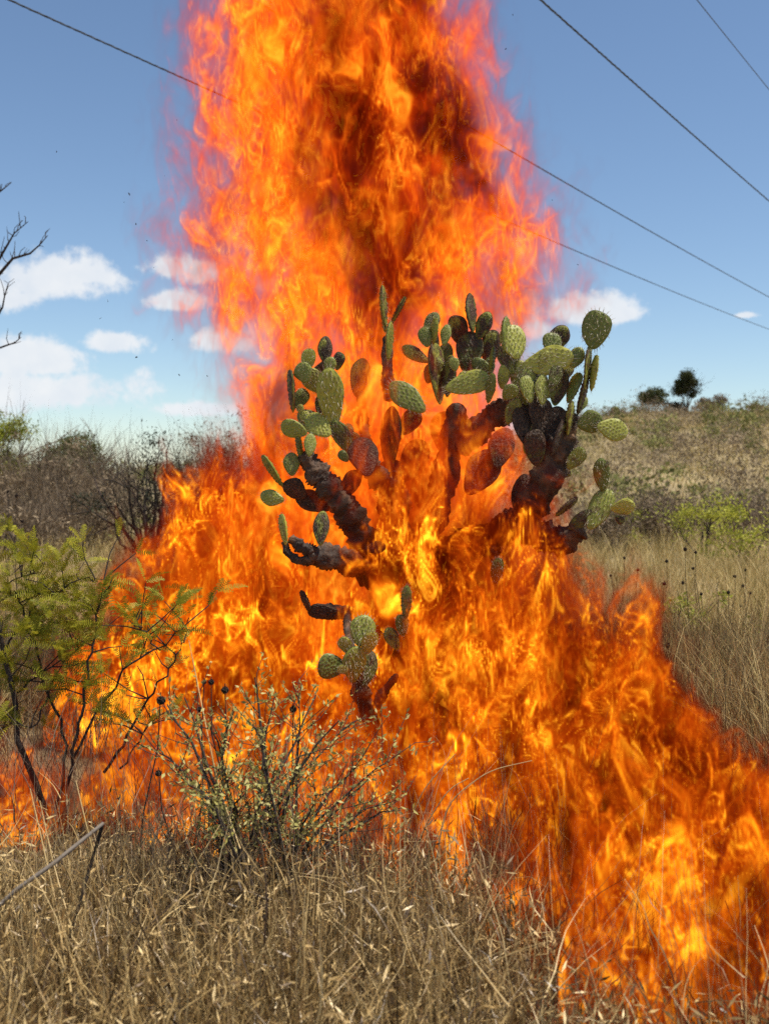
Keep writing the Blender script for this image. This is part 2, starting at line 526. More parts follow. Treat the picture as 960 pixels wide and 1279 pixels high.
def shrub(name, label, cat, px, Y, rx, h, mat, size, nleaf, tint, seed, stems=5, wood='bark', group=None, twigs=0, lift=0.35, aspect=0.55, lobes=9, base_dz=0.0, full=False):
    """a bush with a few forking stems and a ragged crown; px is its photo column, Y its distance"""
    x = (px - 480) / FPX * Y
    z = float(gz(x, Y)) - 0.05 + base_dz
    o = thing(name, label, cat, (x, Y, z), group)
    rng = np.random.default_rng(seed)
    b, tips = MB(), []
    for k in range(stems):
        a = rng.uniform(0, 6.28)
        d = np.array([math.cos(a) * rx / h * 0.75, math.sin(a) * rx / h * 0.75, 1.0])
        grow(b, rng.normal(0, 0.04, 3) * [1, 1, 0], d / np.linalg.norm(d), h * 0.34, 0.014 * h + 0.008, 3, tips, rng, 0.5, gnarl=0.15, sides=4, nseg=3)
    if twigs:
        a = rng.uniform(0, 6.28, twigs)
        rr = np.sqrt(rng.random(twigs)) * rx * 0.5
        zz = rng.uniform(0.02, 0.55, twigs) * h
        base = np.stack([rr * np.cos(a), rr * np.sin(a), zz], -1)
        b.blades(base, rng.uniform(0.3, 0.6, twigs) * h, a + rng.normal(0, 0.5, twigs), rng.uniform(0, 0.7, twigs), rng.uniform(-0.2, 0.7, twigs), np.full(twigs, 0.0035 + Y * 0.00035), 3, wob=0.35)
    b.build('trunk', M[wood], o)
    c = MB()
    T = np.array([t[0] for t in tips])
    T = T[T[:, 2] > h * lift * 0.6]
    ex = np.abs(T[:, :2]).max() + 1e-6
    lc = T[rng.integers(0, len(T), lobes * 3)] + rng.normal(0, 0.08, (lobes * 3, 3)) * [rx, rx, h]
    lr = rng.uniform(0.16, 0.40, lobes * 3) * min(rx, h)
    if full:
        lc = rng.normal(0, 1, (lobes * 3, 3))
        lc = lc / np.linalg.norm(lc, axis=1)[:, None] * rng.uniform(0.3, 1, (lobes * 3, 1)) * [rx * 0.68, rx * 0.68, h * 0.30] + [0, 0, h * 0.60]
    w = rng.integers(0, lobes * 3, nleaf)
    d = rng.normal(0, 1, (nleaf, 3)); d /= np.linalg.norm(d, axis=1)[:, None]
    p = lc[w] + d * (lr[w] * rng.random(nleaf) ** 0.7)[:, None] * [1.2, 1.2, 0.8]
    p = p[p[:, 2] > 0.03]
    lt = rng.uniform(-0.22, 0.22, lobes * 3)[w][:len(p)]
    c.leaves(p, rng.uniform(0.6, 1.3, len(p)) * size, aspect, np.clip(tint + lt + rng.normal(0, 0.16, len(p)), 0, 1), up=0.25)
    c.build('crown', M[mat], o)
    return o


S = shrub
# left thicket behind the dry grass
S('green_tree', 'yellow green leafy tree rising above the grey thicket beside bare branches', 'tree', 8, 24, 0.9, 3.2, 'yellowgreen', 0.06, 6500, 0.35, 21, wood='greytwig', twigs=160, full=True)
S('green_shrub', 'small green topped shrub in the thicket beside the yellow green tree', 'shrub', 78, 25, 0.8, 2.75, 'olive', 0.06, 5000, 0.75, 22, wood='greytwig', twigs=260, full=True)
S('green_shrub', 'mid green shrub between the bare grey bushes of the thicket', 'shrub', 108, 26, 0.7, 2.8, 'olive', 0.06, 3600, 0.9, 23, wood='greytwig', twigs=260, full=True)
for k, (px, Y, rx, h, lab) in enumerate([(35, 22, 1.0, 2.2, 'leafless grey bush in front of the yellow green tree'), (62, 21, 0.9, 2.0, 'pale grey twiggy bush rising from the dry grass'),
                                         (135, 23, 1.0, 2.4, 'brownish bare bush next to the charred shrub'), (20, 16, 0.9, 1.35, 'low brown bush at the edge of the dry grass'),
                                         (95, 18, 0.9, 1.5, 'wide low grey bush below the green shrubs'), (300, 26, 1.4, 2.9, 'bare brown bush half hidden by the smoke of the blaze'), (255, 24, 1.2, 2.6, 'tangled grey bush behind the licking flames'),
                                         (360, 27, 1.6, 2.8, 'bare bush right behind the burning cactus')]):
    S('bare_bush', lab, 'bush', px, Y, rx, h, 'scrub', 0.10, 1300, 0.45, 40 + k, stems=7, wood='greytwig', group='bare bushes of the thicket', twigs=520, aspect=0.22)
S('charred_shrub', 'dark scorched shrub with bare black branches above the flames', 'shrub', 195, 15.5, 0.85, 2.15, 'darkleaf', 0.06, 1700, 0.4, 61, stems=7, twigs=260, aspect=0.3, lift=0.2)
S('charred_shrub', 'black scorched bush in the gap between small flames and the column', 'shrub', 262, 16.5, 0.8, 2.0, 'darkleaf', 0.06, 1500, 0.4, 62, stems=6, twigs=260, aspect=0.3, lift=0.2)
# ridge
S('ridge_tree', 'dark round crowned tree on the crest of the hill', 'tree', 856, 86, 1.7, 3.9, 'olive', 0.15, 8000, 0.18, 71, lift=0.15, lobes=9, full=True)
S('ridge_bush', 'grey green round bush on the crest beside the dark tree', 'bush', 813, 86, 1.5, 2.2, 'olive', 0.15, 4200, 0.45, 72, lift=0.1, full=True)
for k, (px, h, lab) in enumerate([(842, 1.0, 'low dark bush between the round bush and the crest tree'), (880, 1.3, 'brown bush leaning on the crest tree'), (897, 1.6, 'bare grey bush on the crest beside the dark tree'),
                                  (770, 0.8, 'flat dark bush on the crest above the cactus arm'), (945, 1.3, 'wide olive bush at the end of the crest')]):
    S('ridge_bush', lab, 'bush', px, 86, 1.2, h, ('darkleaf', 'scrub', 'scrub', 'olive', 'scrubgreen')[k], 0.14, 1600, 0.45, 80 + k, lift=0.05)
# yellow green acacias at the foot of the hill
S('acacia_tree', 'small acacia with yellow green crown behind the outstretched cactus arm', 'tree', 765, 19.5, 0.85, 1.15, 'yellowgreen', 0.06, 1500, 0.6, 91, stems=4, lift=0.6, lobes=6, aspect=0.4)
S('acacia_tree', 'small forked acacia with dark limbs and yellow green tufts over dry grass', 'tree', 878, 17, 0.75, 1.25, 'yellowgreen', 0.055, 1300, 0.65, 95, stems=3, lift=0.6, lobes=6, aspect=0.4)
S('acacia_tree', 'leaning acacia with flat yellow green crown next to the forked one', 'tree', 925, 15.5, 0.7, 1.1, 'yellowgreen', 0.055, 1200, 0.65, 93, stems=3, lift=0.6, lobes=6, aspect=0.4)
for k, (px, Y, lab) in enumerate([(790, 20.5, 'dark grey bush under the yellow green acacia'), (835, 20, 'dark twiggy bush between the acacias'), (905, 21, 'dark bush behind the forked acacia'), (750, 18.5, 'grey bush showing below the cactus arm'), (970, 19.5, 'brown bush beyond the leaning acacia')]):
    S('dark_bush', lab, 'bush', px, Y, 1.0, 1.25, 'scrub', 0.09, 1500, 0.5, 110 + k, stems=6, wood='greytwig', group='dark bushes at the foot of the hill', twigs=420, aspect=0.25)
S('green_sapling', 'thin bright green sapling standing in the dry field below the acacias', 'sapling', 878, 8.6, 0.25, 0.68, 'yellowgreen', 0.035, 520, 0.5, 131, stems=4, lift=0.2)


# ------------------------------------------------------------------ leafless tree whose branches reach into the picture
def bare_tree():
    o = thing('bare_tree', 'leafless tree with thin dark branches reaching in front of the clouds', 'tree', (-5.35, 12.0, float(gz(-5.35, 12)) - 0.05))
    rng = np.random.default_rng(8)
    off = np.array([-5.35, 12.0, 0])
    t = MB()
    pts = np.array([[0, 0, 0], [0.05, 0, 0.9], [-0.03, 0.05, 1.8], [0.10, 0.0, 2.7], [0.12, 0.05, 3.6], [0.2, 0, 4.6]])
    t.tube(pts, [0.11, 0.095, 0.085, 0.065, 0.05, 0.02], 7, 0.4)
    t.build('trunk', M['bark'], o)

    def limb(pix, r0, tw):
        b = MB()
        w = np.array([P(a, c, 12.0) for a, c in pix]) - np.array([-5.35, 12.0, -0.0])
        w[:, 1] += np.linspace(0, 0.25, len(w)) * rng.uniform(-1, 1)
        b.tube(w, np.linspace(r0, 0.004, len(w)), 5, 0.4)
        for k in range(tw):
            s = rng.uniform(0.35, 0.97) * (len(w) - 1)
            i = int(s); q = w[i] + (w[min(i + 1, len(w) - 1)] - w[i]) * (s - i)
            d = np.array([rng.uniform(-0.2, 0.6), rng.uniform(-0.4, 0.4), rng.uniform(0.2, 1)]); d /= np.linalg.norm(d)
            ln = rng.uniform(0.06, 0.2)
            m = q + d * ln * 0.5 + rng.normal(0, 0.012, 3)
            b.tube([q, m, q + d * ln + rng.normal(0, 0.02, 3)], [0.005, 0.004, 0.0025], 4, 0.5)
        b.build('branch', M['bark'], o)
    limb([(-140, 470), (-80, 420), (-30, 372), (0, 338), (18, 318), (40, 312), (52, 302), (63, 290)], 0.030, 14)
    limb([(-120, 420), (-60, 380), (-25, 345), (0, 322), (14, 300), (22, 288), (40, 274)], 0.026, 12)
    limb([(-110, 330), (-50, 280), (-20, 245), (0, 228), (10, 218)], 0.020, 5)
    limb([(-130, 520), (-60, 440), (-25, 408), (-3, 397), (8, 380), (12, 365), (17, 352)], 0.022, 9)
    limb([(-130, 540), (-60, 470), (-20, 436), (6, 426), (18, 422), (26, 415)], 0.020, 8)
    limb([(-130, 200), (-190, 120), (-240, 60), (-260, -40)], 0.03, 8)


bare_tree()


# ------------------------------------------------------------------ overhead cables: parallel, one height, running off to the far right
def cables():
    d = np.array([math.sin(math.radians(32.0)), math.cos(math.radians(32.0)), 0.0])
    H = 7.4
    spec = [((12, 0), 'twisted dark cable crossing behind the top of the blaze, lowest over the hill', 0.0105),
            ((640, 190), 'twisted dark cable coming out from behind the middle of the blaze', 0.0105),
            ((675, 0), 'twisted dark cable crossing open sky clear of the flames', 0.011),
            ((870, 0), 'thin faint wire highest in the sky beside the twisted cables', 0.006)]
    for k, (pix, lab, r) in enumerate(spec):
        Y = (H - CAM_H) * FPX / (HOR - pix[1])
        c = np.array([(pix[0] - 480) / FPX * Y, Y, H])
        s = np.linspace(-18, 46, 500 if k < 3 else 60)
        sag = 0.00006 * (s - 14) ** 2 * 6
        line = c[None] + s[:, None] * d[None] + sag[:, None] * np.array([[0, 0, 1.0]]) - np.array([[0, 0, 0.00036 * 14 ** 2]])
        b = MB()
        if k < 3:
            side = np.array([d[1], -d[0], 0])
            for ph in (0, math.pi * 2 / 3, math.pi * 4 / 3):
                a = s * 2 * math.pi / 0.55 + ph
                q = line + (np.cos(a)[:, None] * side[None] + np.sin(a)[:, None] * np.array([[0, 0, 1.0]])) * r * 0.8
                b.tube(q, r * (0.6 if ph else 0.75), 5, 0.3 + 0.2 * ph / 4)
        else:
            b.tube(line, r, 5, 0.6)
        tag(b.build('overhead_cable', M['cable'], origin=tuple(line[0])), lab, 'cable', 'overhead cables')


cables()
# ------------------------------------------------------------------ the prickly pear
def pad_material():
    m = bpy.data.materials.new('cactus_skin')
    m.use_nodes = True
    t = m.node_tree
    L = t.links.new
    b = t.nodes['Principled BSDF']
    char = nd(t, 'ShaderNodeAttribute', attribute_name='char', attribute_type='OBJECT').outputs['Fac']
    oi = nd(t, 'ShaderNodeObjectInfo')
    tc = nd(t, 'ShaderNodeTexCoord')
    vadd = nd(t, 'ShaderNodeVectorMath', operation='ADD')
    L(tc.outputs['Object'], vadd.inputs[0]); L(oi.outputs['Random'], vadd.inputs[1])
    n1 = nd(t, 'ShaderNodeTexNoise'); n1.inputs['Scale'].default_value = 2.6; n1.inputs['Detail'].default_value = 6
    n2 = nd(t, 'ShaderNodeTexNoise'); n2.inputs['Scale'].default_value = 14; n2.inputs['Detail'].default_value = 5
    for n in (n1, n2):
        L(vadd.outputs[0], n.inputs['Vector'])
    g = nd(t, 'ShaderNodeValToRGB')
    cr = g.color_ramp
    cr.elements[0].position, cr.elements[0].color = 0.25, (0.09, 0.11, 0.016, 1)
    cr.elements[1].position, cr.elements[1].color = 0.8, (0.46, 0.43, 0.065, 1)
    e = cr.elements.new(0.5); e.color = (0.225, 0.245, 0.036, 1)
    L(mth(t, 'ADD', mth(t, 'MULTIPLY', n2.outputs['Fac'], 0.55), mth(t, 'MULTIPLY', oi.outputs['Random'], 0.45)), g.inputs[0])
    at = nd(t, 'ShaderNodeAttribute', attribute_name='tint').outputs['Fac']     # 1 on the areoles
    ar = nd(t, 'ShaderNodeMixRGB')
    L(mth(t, 'MULTIPLY', at, 0.85), ar.inputs[0])
    L(g.outputs[0], ar.inputs[1]); ar.inputs[2].default_value = (0.045, 0.03, 0.014, 1)
    br = nd(t, 'ShaderNodeValToRGB')
    cr = br.color_ramp
    cr.elements[0].position, cr.elements[0].color = 0.32, (0.008, 0.006, 0.005, 1)
    cr.elements[1].position, cr.elements[1].color = 0.75, (0.26, 0.14, 0.065, 1)
    e = cr.elements.new(0.52); e.color = (0.07, 0.038, 0.021, 1)
    L(mth(t, 'ADD', mth(t, 'MULTIPLY', n2.outputs['Fac'], 0.7), mth(t, 'MULTIPLY', n1.outputs['Fac'], 0.3)), br.inputs[0])
    mx = nd(t, 'ShaderNodeMixRGB')
    mk = nd(t, 'ShaderNodeMapRange', interpolation_type='SMOOTHSTEP')
    L(mth(t, 'ADD', mth(t, 'MULTIPLY', char, 1.5), mth(t, 'SUBTRACT', mth(t, 'MULTIPLY', n1.outputs['Fac'], 1.9), 0.90)), mk.inputs['Value'])
    mk.inputs['From Min'].default_value = 0.25
    mk.inputs['From Max'].default_value = 0.75
    L(mk.outputs[0], mx.inputs[0])
    L(ar.outputs[0], mx.inputs[1]); L(br.outputs[0], mx.inputs[2])
    L(mx.outputs[0], b.inputs['Base Color'])
    L(mth(t, 'ADD', 0.45, mth(t, 'MULTIPLY', char, 0.25)), b.inputs['Roughness'])
    b.inputs['Specular IOR Level'].default_value = 0.4
    bp = nd(t, 'ShaderNodeBump')
    L(mth(t, 'ADD', 0.1, mth(t, 'MULTIPLY', char, 0.9)), bp.inputs['Strength'])
    bp.inputs['Distance'].default_value = 0.03
    L(n2.outputs['Fac'], bp.inputs['Height'])
    L(bp.outputs[0], b.inputs['Normal'])
    return m


M['pad'] = pad_material()
M['spine'] = ramp_mat('spines', [(0, (0.30, 0.24, 0.14)), (1, (0.72, 0.66, 0.5))], 0.5, 0.2)


def pad_meshes(seed):
    """one pad of unit length (base at the origin, tip at z = 1, half width 0.5 at widest, half thickness 0.5) and its spines"""
    rng = np.random.default_rng(seed)
    na, nr = 56, 15
    skew = rng.uniform(-0.07, 0.07)
    lump = [(rng.integers(2, 5), rng.uniform(0, 6.28), rng.uniform(0.01, 0.035)) for _ in range(3)]

    def outline(a):
        # a = 0 at tip, pi at base
        v = 0.5 + 0.5 * np.cos(a)
        w = np.sin(a) * 0.5 * (1 - 0.42 * (1 - v) ** 1.6) * 1.06
        s = 1 + 0.022 * np.abs(np.sin(9.5 * a)) + sum(k[2] * np.sin(k[0] * a + k[1]) for k in lump)
        return w * s + skew * (v - 0.3), v * (1 + 0.02 * np.sin(3 * a + skew * 40))
    # areoles on a staggered lattice
    ar = []
    for i in range(9):
        for j in range(-4, 5):
            u, v = (j + 0.5 * (i % 2)) * 0.145 + rng.normal(0, 0.016), 0.10 + i * 0.105 + rng.normal(0, 0.016)
            ar.append((u, v))
    ar = np.array(ar)
    a = np.arange(na) * 2 * np.pi / na
    ou, ov = outline(a)
    cu, cv = skew * 0.2, 0.52
    V, T = [], []
    spine = MB()
    for sgn in (1, -1):
        for r in range(nr + 1):
            q = r / nr
            q = 1 - (1 - q) ** 1.25
            u = cu + (ou - cu) * q
            v = cv + (ov - cv) * q
            th = 0.5 * np.sqrt(np.maximum(1 - q ** 2.6, 0)) * (0.85 + 0.3 * v)
            d2 = ((u[:, None] - ar[None, :, 0]) ** 2 + (v[:, None] - ar[None, :, 1]) ** 2).min(1)
            bump = np.exp(-d2 / 0.027 ** 2)
            th = th + 0.20 * bump * (q < 0.97)
            V.append(np.stack([u, np.full(na, sgn) * th, v], -1))
            T.append(np.exp(-d2 / 0.021 ** 2) * (q < 0.97))
    # rim areoles stick out a little
    V = np.concatenate(V); T = np.concatenate(T)
    F = []
    for s in range(2):
        o = s * (nr + 1) * na
        for r in range(nr):
            i = o + r * na + np.arange(na)
            j = o + r * na + (np.arange(na) + 1) % na
            quad = np.stack([i, j, j + na, i + na], -1)
            F.append(quad[:, ::-1] if s else quad)
    # close the rim
    i = nr * na + np.arange(na); j = nr * na + (np.arange(na) + 1) % na
    o = (nr + 1) * na
    F.append(np.stack([i, j, j + o, i + o], -1))
    b = MB()
    b.add(V, np.concatenate(F), T)
    pm = b.mesh('pad', M['pad'])
    # short straight spines on the areoles and along the rim
    pts, dirs = [], []
    for (u, v) in ar:
        q = np.hypot((u - cu) / 0.5, (v - cv) / 0.5)
        if q > 0.93:
            continue
        for sgn in (1, -1):
            for k in range(2):
                th = 0.5 * math.sqrt(max(1 - q ** 2.6, 0)) * (0.85 + 0.3 * v) + 0.1
                pts.append((u, sgn * th, v)); dirs.append((rng.normal(0, 0.06), sgn * rng.uniform(0.3, 0.9), rng.normal(-0.01, 0.06)))
    for k in range(0, na, 2):
        du, dv = ou[k] - cu, ov[k] - cv
        l = math.hypot(du, dv)
        for z in range(2):
            pts.append((ou[k], rng.uniform(-0.15, 0.15), ov[k])); dirs.append((du / l * 0.11 + rng.normal(0, 0.03), rng.normal(0, 0.3), dv / l * 0.11 + rng.normal(0, 0.03)))
    pts, dirs = np.array(pts), np.array(dirs)
    n = len(pts)
    sv = np.stack([pts + [0.009, 0, 0], pts - [0.009, 0, 0], pts + dirs], 1).reshape(-1, 3)
    spine.add(sv, np.arange(n)[:, None] * 3 + np.array([[0, 1, 2]]), np.repeat(rng.random(n), 3))
    return pm, spine.mesh('spines', M['spine'], False)


PADS = [pad_meshes(300 + i) for i in range(7)]
base = P(494, 915, 6.05)
cactus = thing('prickly_pear_cactus', 'tree like prickly pear cactus with green and charred pads standing in the blaze', 'cactus', (base[0], base[1], float(gz(base[0], base[1])) - 0.04))
CO = np.array(cactus.location)
prng = np.random.default_rng(77)
npad = 0


def pad(cx, cy, ln, w, lean, Y, char=0.0, yaw=None, thick=None, pitch=None):
    """one pad centred on photo pixel (cx, cy) at distance Y; ln and w in photo pixels, lean in degrees (+ right)"""
    global npad
    sc_ = Y / FPX
    if w < 0.46 * ln:                                # seen from the side
        wr = 0.56 * ln
        yw = math.degrees(math.acos(min(1, max(0.05, (w - 7) / wr)))) * (1 if prng.random() < 0.5 else -1)
    else:
        yw = prng.uniform(-22, 22)
        wr = w / math.cos(math.radians(yw))
    if yaw is not None:
        yw = yaw
    pt = prng.uniform(-16, 16) if pitch is None else pitch
    L_ = ln * sc_ / math.cos(math.radians(pt)) * 1.07
    W_ = wr * sc_ * 1.08
    T_ = (thick if thick else prng.uniform(0.021, 0.030) * (0.7 + 0.3 * min(1, ln / 40)))
    c = np.array(P(cx, cy, Y))
    R = Matrix.Rotation(math.radians(lean), 3, 'Y') @ Matrix.Rotation(math.radians(pt), 3, 'X') @ Matrix.Rotation(math.radians(yw), 3, 'Z')
    up = np.array(R @ Vector((0, 0, 1)))
    pos = c - up * L_ * 0.5 - CO
    k = npad % len(PADS)
    o = bpy.data.objects.new('pad', PADS[k][0])
    link(o, cactus)
    o.matrix_local = Matrix.Translation(Vector(pos)) @ R.to_4x4() @ Matrix.Diagonal((W_, T_, L_, 1))
    o['char'] = float(char) * 0.8
    if char < 0.45:
        s = bpy.data.objects.new('spines', PADS[k][1])
        link(s, o)
        s['kind'] = 'stuff'
    npad += 1
    return o


def limb(pix, width, Y, name='limb', char=1.0, flat=0.62):
    """a woody stem: lumpy flattened tube through photo pixels; width in pixels, Y distance(s)"""
    pix = np.array(pix, float)
    Y = np.broadcast_to(np.asarray(Y, float), (len(pix),))
    W = np.broadcast_to(np.asarray(width, float), (len(pix),))
    w = np.array([P(a, b, y) for (a, b), y in zip(pix, Y)]) - CO
    rad = W * Y / FPX * 0.5
    s = np.linspace(0, len(pix) - 1, (len(pix) - 1) * 14 + 1)
    pts = np.stack([np.interp(s, np.arange(len(pix)), w[:, i]) for i in range(3)], -1)
    for _ in range(3):
        pts[1:-1] = (pts[:-2] + 2 * pts[1:-1] + pts[2:]) / 4
    r = np.interp(s, np.arange(len(pix)), rad)
    r = r * (1 + 0.13 * np.sin(s * 2 * np.pi / 0.85 + prng.uniform(0, 6)) + prng.normal(0, 0.03, len(r)))
    r[0] *= 0.8; r[-1] *= 0.6
    b = MB()
    d = np.gradient(pts, axis=0); d /= np.linalg.norm(d, axis=1)[:, None]
    sides = 26
    yv = np.array([0, 1.0, 0])
    a = np.cross(d, yv); a /= np.linalg.norm(a, axis=1)[:, None] + 1e-9
    c = np.cross(a, d)
    ang = np.arange(sides) * 2 * np.pi / sides
    rr = r[:, None] * (1 + prng.normal(0, 0.12, (len(r), sides)) + 0.10 * np.sin(3 * ang[None, :] + 2.1 * s[:, None]))
    V = pts[:, None] + rr[:, :, None] * (np.cos(ang)[None, :, None] * a[:, None] + flat * np.sin(ang)[None, :, None] * c[:, None])
    n = len(pts)
    i = np.arange(n - 1)[:, None] * sides; j = np.arange(sides)[None]; k = (j + 1) % sides
    b.add(V.reshape(-1, 3), np.stack([i + j, i + k, i + sides + k, i + sides + j], -1).reshape(-1, 4), 0.0)
    for row in (0, n - 1):
        q = np.arange(sides)
        b.add(np.vstack([pts[row][None] + d[row] * r[row] * (0.35 if row else -0.35), V[row]]), np.stack([np.zeros(sides, int), 1 + q, 1 + (q + 1) % sides], -1), 0.0)
    o = b.build(name, M['pad'], cactus)
    o['char'] = char
    return o


LF, RF, CC = 5.72, 5.72, 5.97          # distances of the left, right and central heads
limb([(492, 930), (497, 860), (500, 780), (500, 700)], [66, 52, 48, 44], 6.05, 'trunk')
limb([(503, 715), (475, 690), (452, 675), (428, 628)], [40, 36, 36, 30], [6.03, 5.9, 5.8, LF])
limb([(436, 640), (415, 612), (396, 592), (378, 566)], [27, 31, 30, 18], LF)
limb([(500, 715), (494, 660), (490, 612), (488, 575)], [44, 38, 36, 26], [6.05, 6.0, 5.98, CC])
limb([(490, 612), (474, 598), (458, 580)], [24, 26, 24], [5.98, 5.85, LF])
limb([(500, 725), (555, 690), (612, 668), (656, 648), (680, 605), (700, 555), (712, 515)], [42, 38, 36, 36, 38, 34, 22], [6.05, 6.0, 5.9, 5.82, RF, RF, RF])
limb([(515, 705), (545, 640), (560, 570), (572, 505)], [36, 32, 30, 24], [6.05, 6.06, 6.05, CC])
limb([(572, 560), (610, 525), (640, 505), (660, 480)], [34, 30, 28, 22], [6.04, 5.95, 5.85, 5.8])
limb([(492, 745), (455, 712), (425, 698), (385, 694)], [28, 26, 32, 24], [6.03, 5.8, 5.6, 5.5])
limb([(392, 690), (375, 682), (362, 672)], [16, 15, 10], 5.5)
limb([(392, 700), (372, 700), (358, 690), (356, 676)], [12, 10, 9, 9], 5.5)
limb([(632, 652), (668, 668), (700, 676), (727, 660)], [34, 34, 32, 22], [5.84, 5.75, RF, 5.66])
limb([(492, 815), (460, 785), (434, 766), (398, 764)], [24, 20, 20, 16], [6.03, 5.8, 5.62, 5.56])
limb([(433, 764), (434, 790), (441, 815)], [10, 10, 9], [5.56, 5.4, 5.24], char=0.8)
limb([(478, 985), (466, 900), (450, 866), (445, 838)], [26, 24, 21, 15], [5.3, 5.28, 5.25, 5.22])
limb([(464, 896), (478, 866), (496, 842)], [12, 12, 6], 5.25, char=0.5)
limb([(460, 572), (454, 530), (449, 488)], [16, 13, 10], [5.8, 6.0, 6.12], char=0.6)
limb([(486, 500), (484, 460), (482, 420)], [16, 14, 10], CC, char=0.7)
limb([(500, 825), (500, 800), (503, 772)], [16, 14, 12], [5.9, 5.5, 5.3], char=0.7)
limb([(625, 745), (622, 720)], [10, 9], 5.6, char=0.6)
limb([(612, 665), (618, 700), (624, 750)], [16, 12, 10], [5.9, 5.7, 5.6], char=0.9)

# left head
for a in [(413, 497, 68, 33, -7, LF - .02, 0.0, 8), (385, 449, 26, 18, 10, LF, 0), (379, 466, 25, 23, -25, LF - .03, 0), (364, 488, 52, 13, -4, LF, 0.5), (406, 438, 34, 18, -3, LF + .1, 0.55),
          (412, 456, 19, 15, 8, LF + .06, 0), (423, 451, 22, 15, 15, LF + .12, .5), (449, 472, 46, 25, 8, 6.12, .35), (367, 536, 33, 22, -72, LF - .03, 0.0), (398, 532, 36, 28, -52, LF - .01, 0),
          (381, 521, 15, 13, -10, LF + .03, 0), (375, 511, 11, 9, 0, LF + .03, 0), (387, 556, 27, 15, 2, LF - .05, 0.1), (374, 559, 34, 11, -8, LF, 0.3), (428, 547, 44, 22, -30, LF, 0.35),
          (429, 570, 16, 12, -40, LF - .03, 0.1), (454, 571, 46, 37, -15, LF - .01, 0.9), (340, 588, 46, 15, -33, LF, 0.15), (340, 622, 29, 20, -80, LF - .02, 0.05), (364, 580, 27, 20, -5, LF - .02, 0.2),
          (369, 611, 30, 26, -40, LF, 0.8), (394, 627, 48, 26, -75, LF + .05, 0.8), (438, 604, 36, 22, 25, LF + .04, 0.65), (468, 684, 26, 15, 80, 5.7, 0.8),
          (354, 661, 38, 15, -10, 5.5, 0.1), (401, 660, 40, 20, 2, 5.5, 0.5), (382, 752, 30, 12, -22, 5.56, 0.8), (405, 764, 40, 20, -85, 5.56, 0.85),
          (452, 788, 36, 31, 8, 5.22, 0.0, 6), (461, 803, 30, 20, 18, 5.19, 0.0), (431, 806, 21, 17, -20, 5.21, 0.0), (414, 832, 33, 31, -80, 5.2, 0.0, 5), (442, 830, 44, 28, 5, 5.19, 0.0), (458, 836, 42, 24, 12, 5.24, .4),
          (428, 836, 15, 13, 70, 5.18, 0.05)]:
    pad(*a[:7], yaw=a[7] if len(a) > 7 else None)
# centre
for a in [(487, 548, 74, 32, 2, CC, .45), (516, 575, 54, 34, 28, 6.12, .7), (509, 497, 52, 30, -52, 5.84, .05), (511, 528, 36, 24, 40, 6.08, .5), (479, 386, 54, 11, -4, CC - .08, .35), (486, 427, 47, 14, 4, CC - .1, .1),
          (497, 388, 38, 8, 28, CC + .02, .4), (519, 443, 36, 17, -60, CC + .08, .3), (531, 421, 25, 17, -12, 5.86, .05), (542, 414, 31, 13, 4, 5.86, .1), (546, 466, 74, 28, -4, 5.94, .45),
          (588, 391, 48, 20, -3, CC + .05, .5), (603, 407, 34, 19, 20, CC + .05, .5), (573, 413, 38, 24, -14, CC + .1, .55), (586, 440, 48, 34, 0, CC + .06, .5), (612, 435, 44, 24, 8, CC + .1, .55),
          (556, 419, 26, 13, 8, 5.85, .1), (567, 455, 17, 13, -8, 5.84, .05), (560, 470, 50, 22, 4, 5.9, .5), (507, 753, 40, 18, 2, 5.29, .2), (502, 781, 27, 16, -5, 5.29, .1), (490, 798, 28, 18, -30, 5.31, .35), (620, 713, 32, 16, 8, 5.5, .05),
          (600, 590, 60, 40, 30, 6.12, .6), (560, 545, 62, 40, -10, 6.15, .6), (625, 560, 50, 32, 15, 6.1, .6), (536, 620, 60, 40, -30, 6.16, .7), (652, 615, 44, 28, 25, 5.95, .8)]:
    pad(*a[:7])
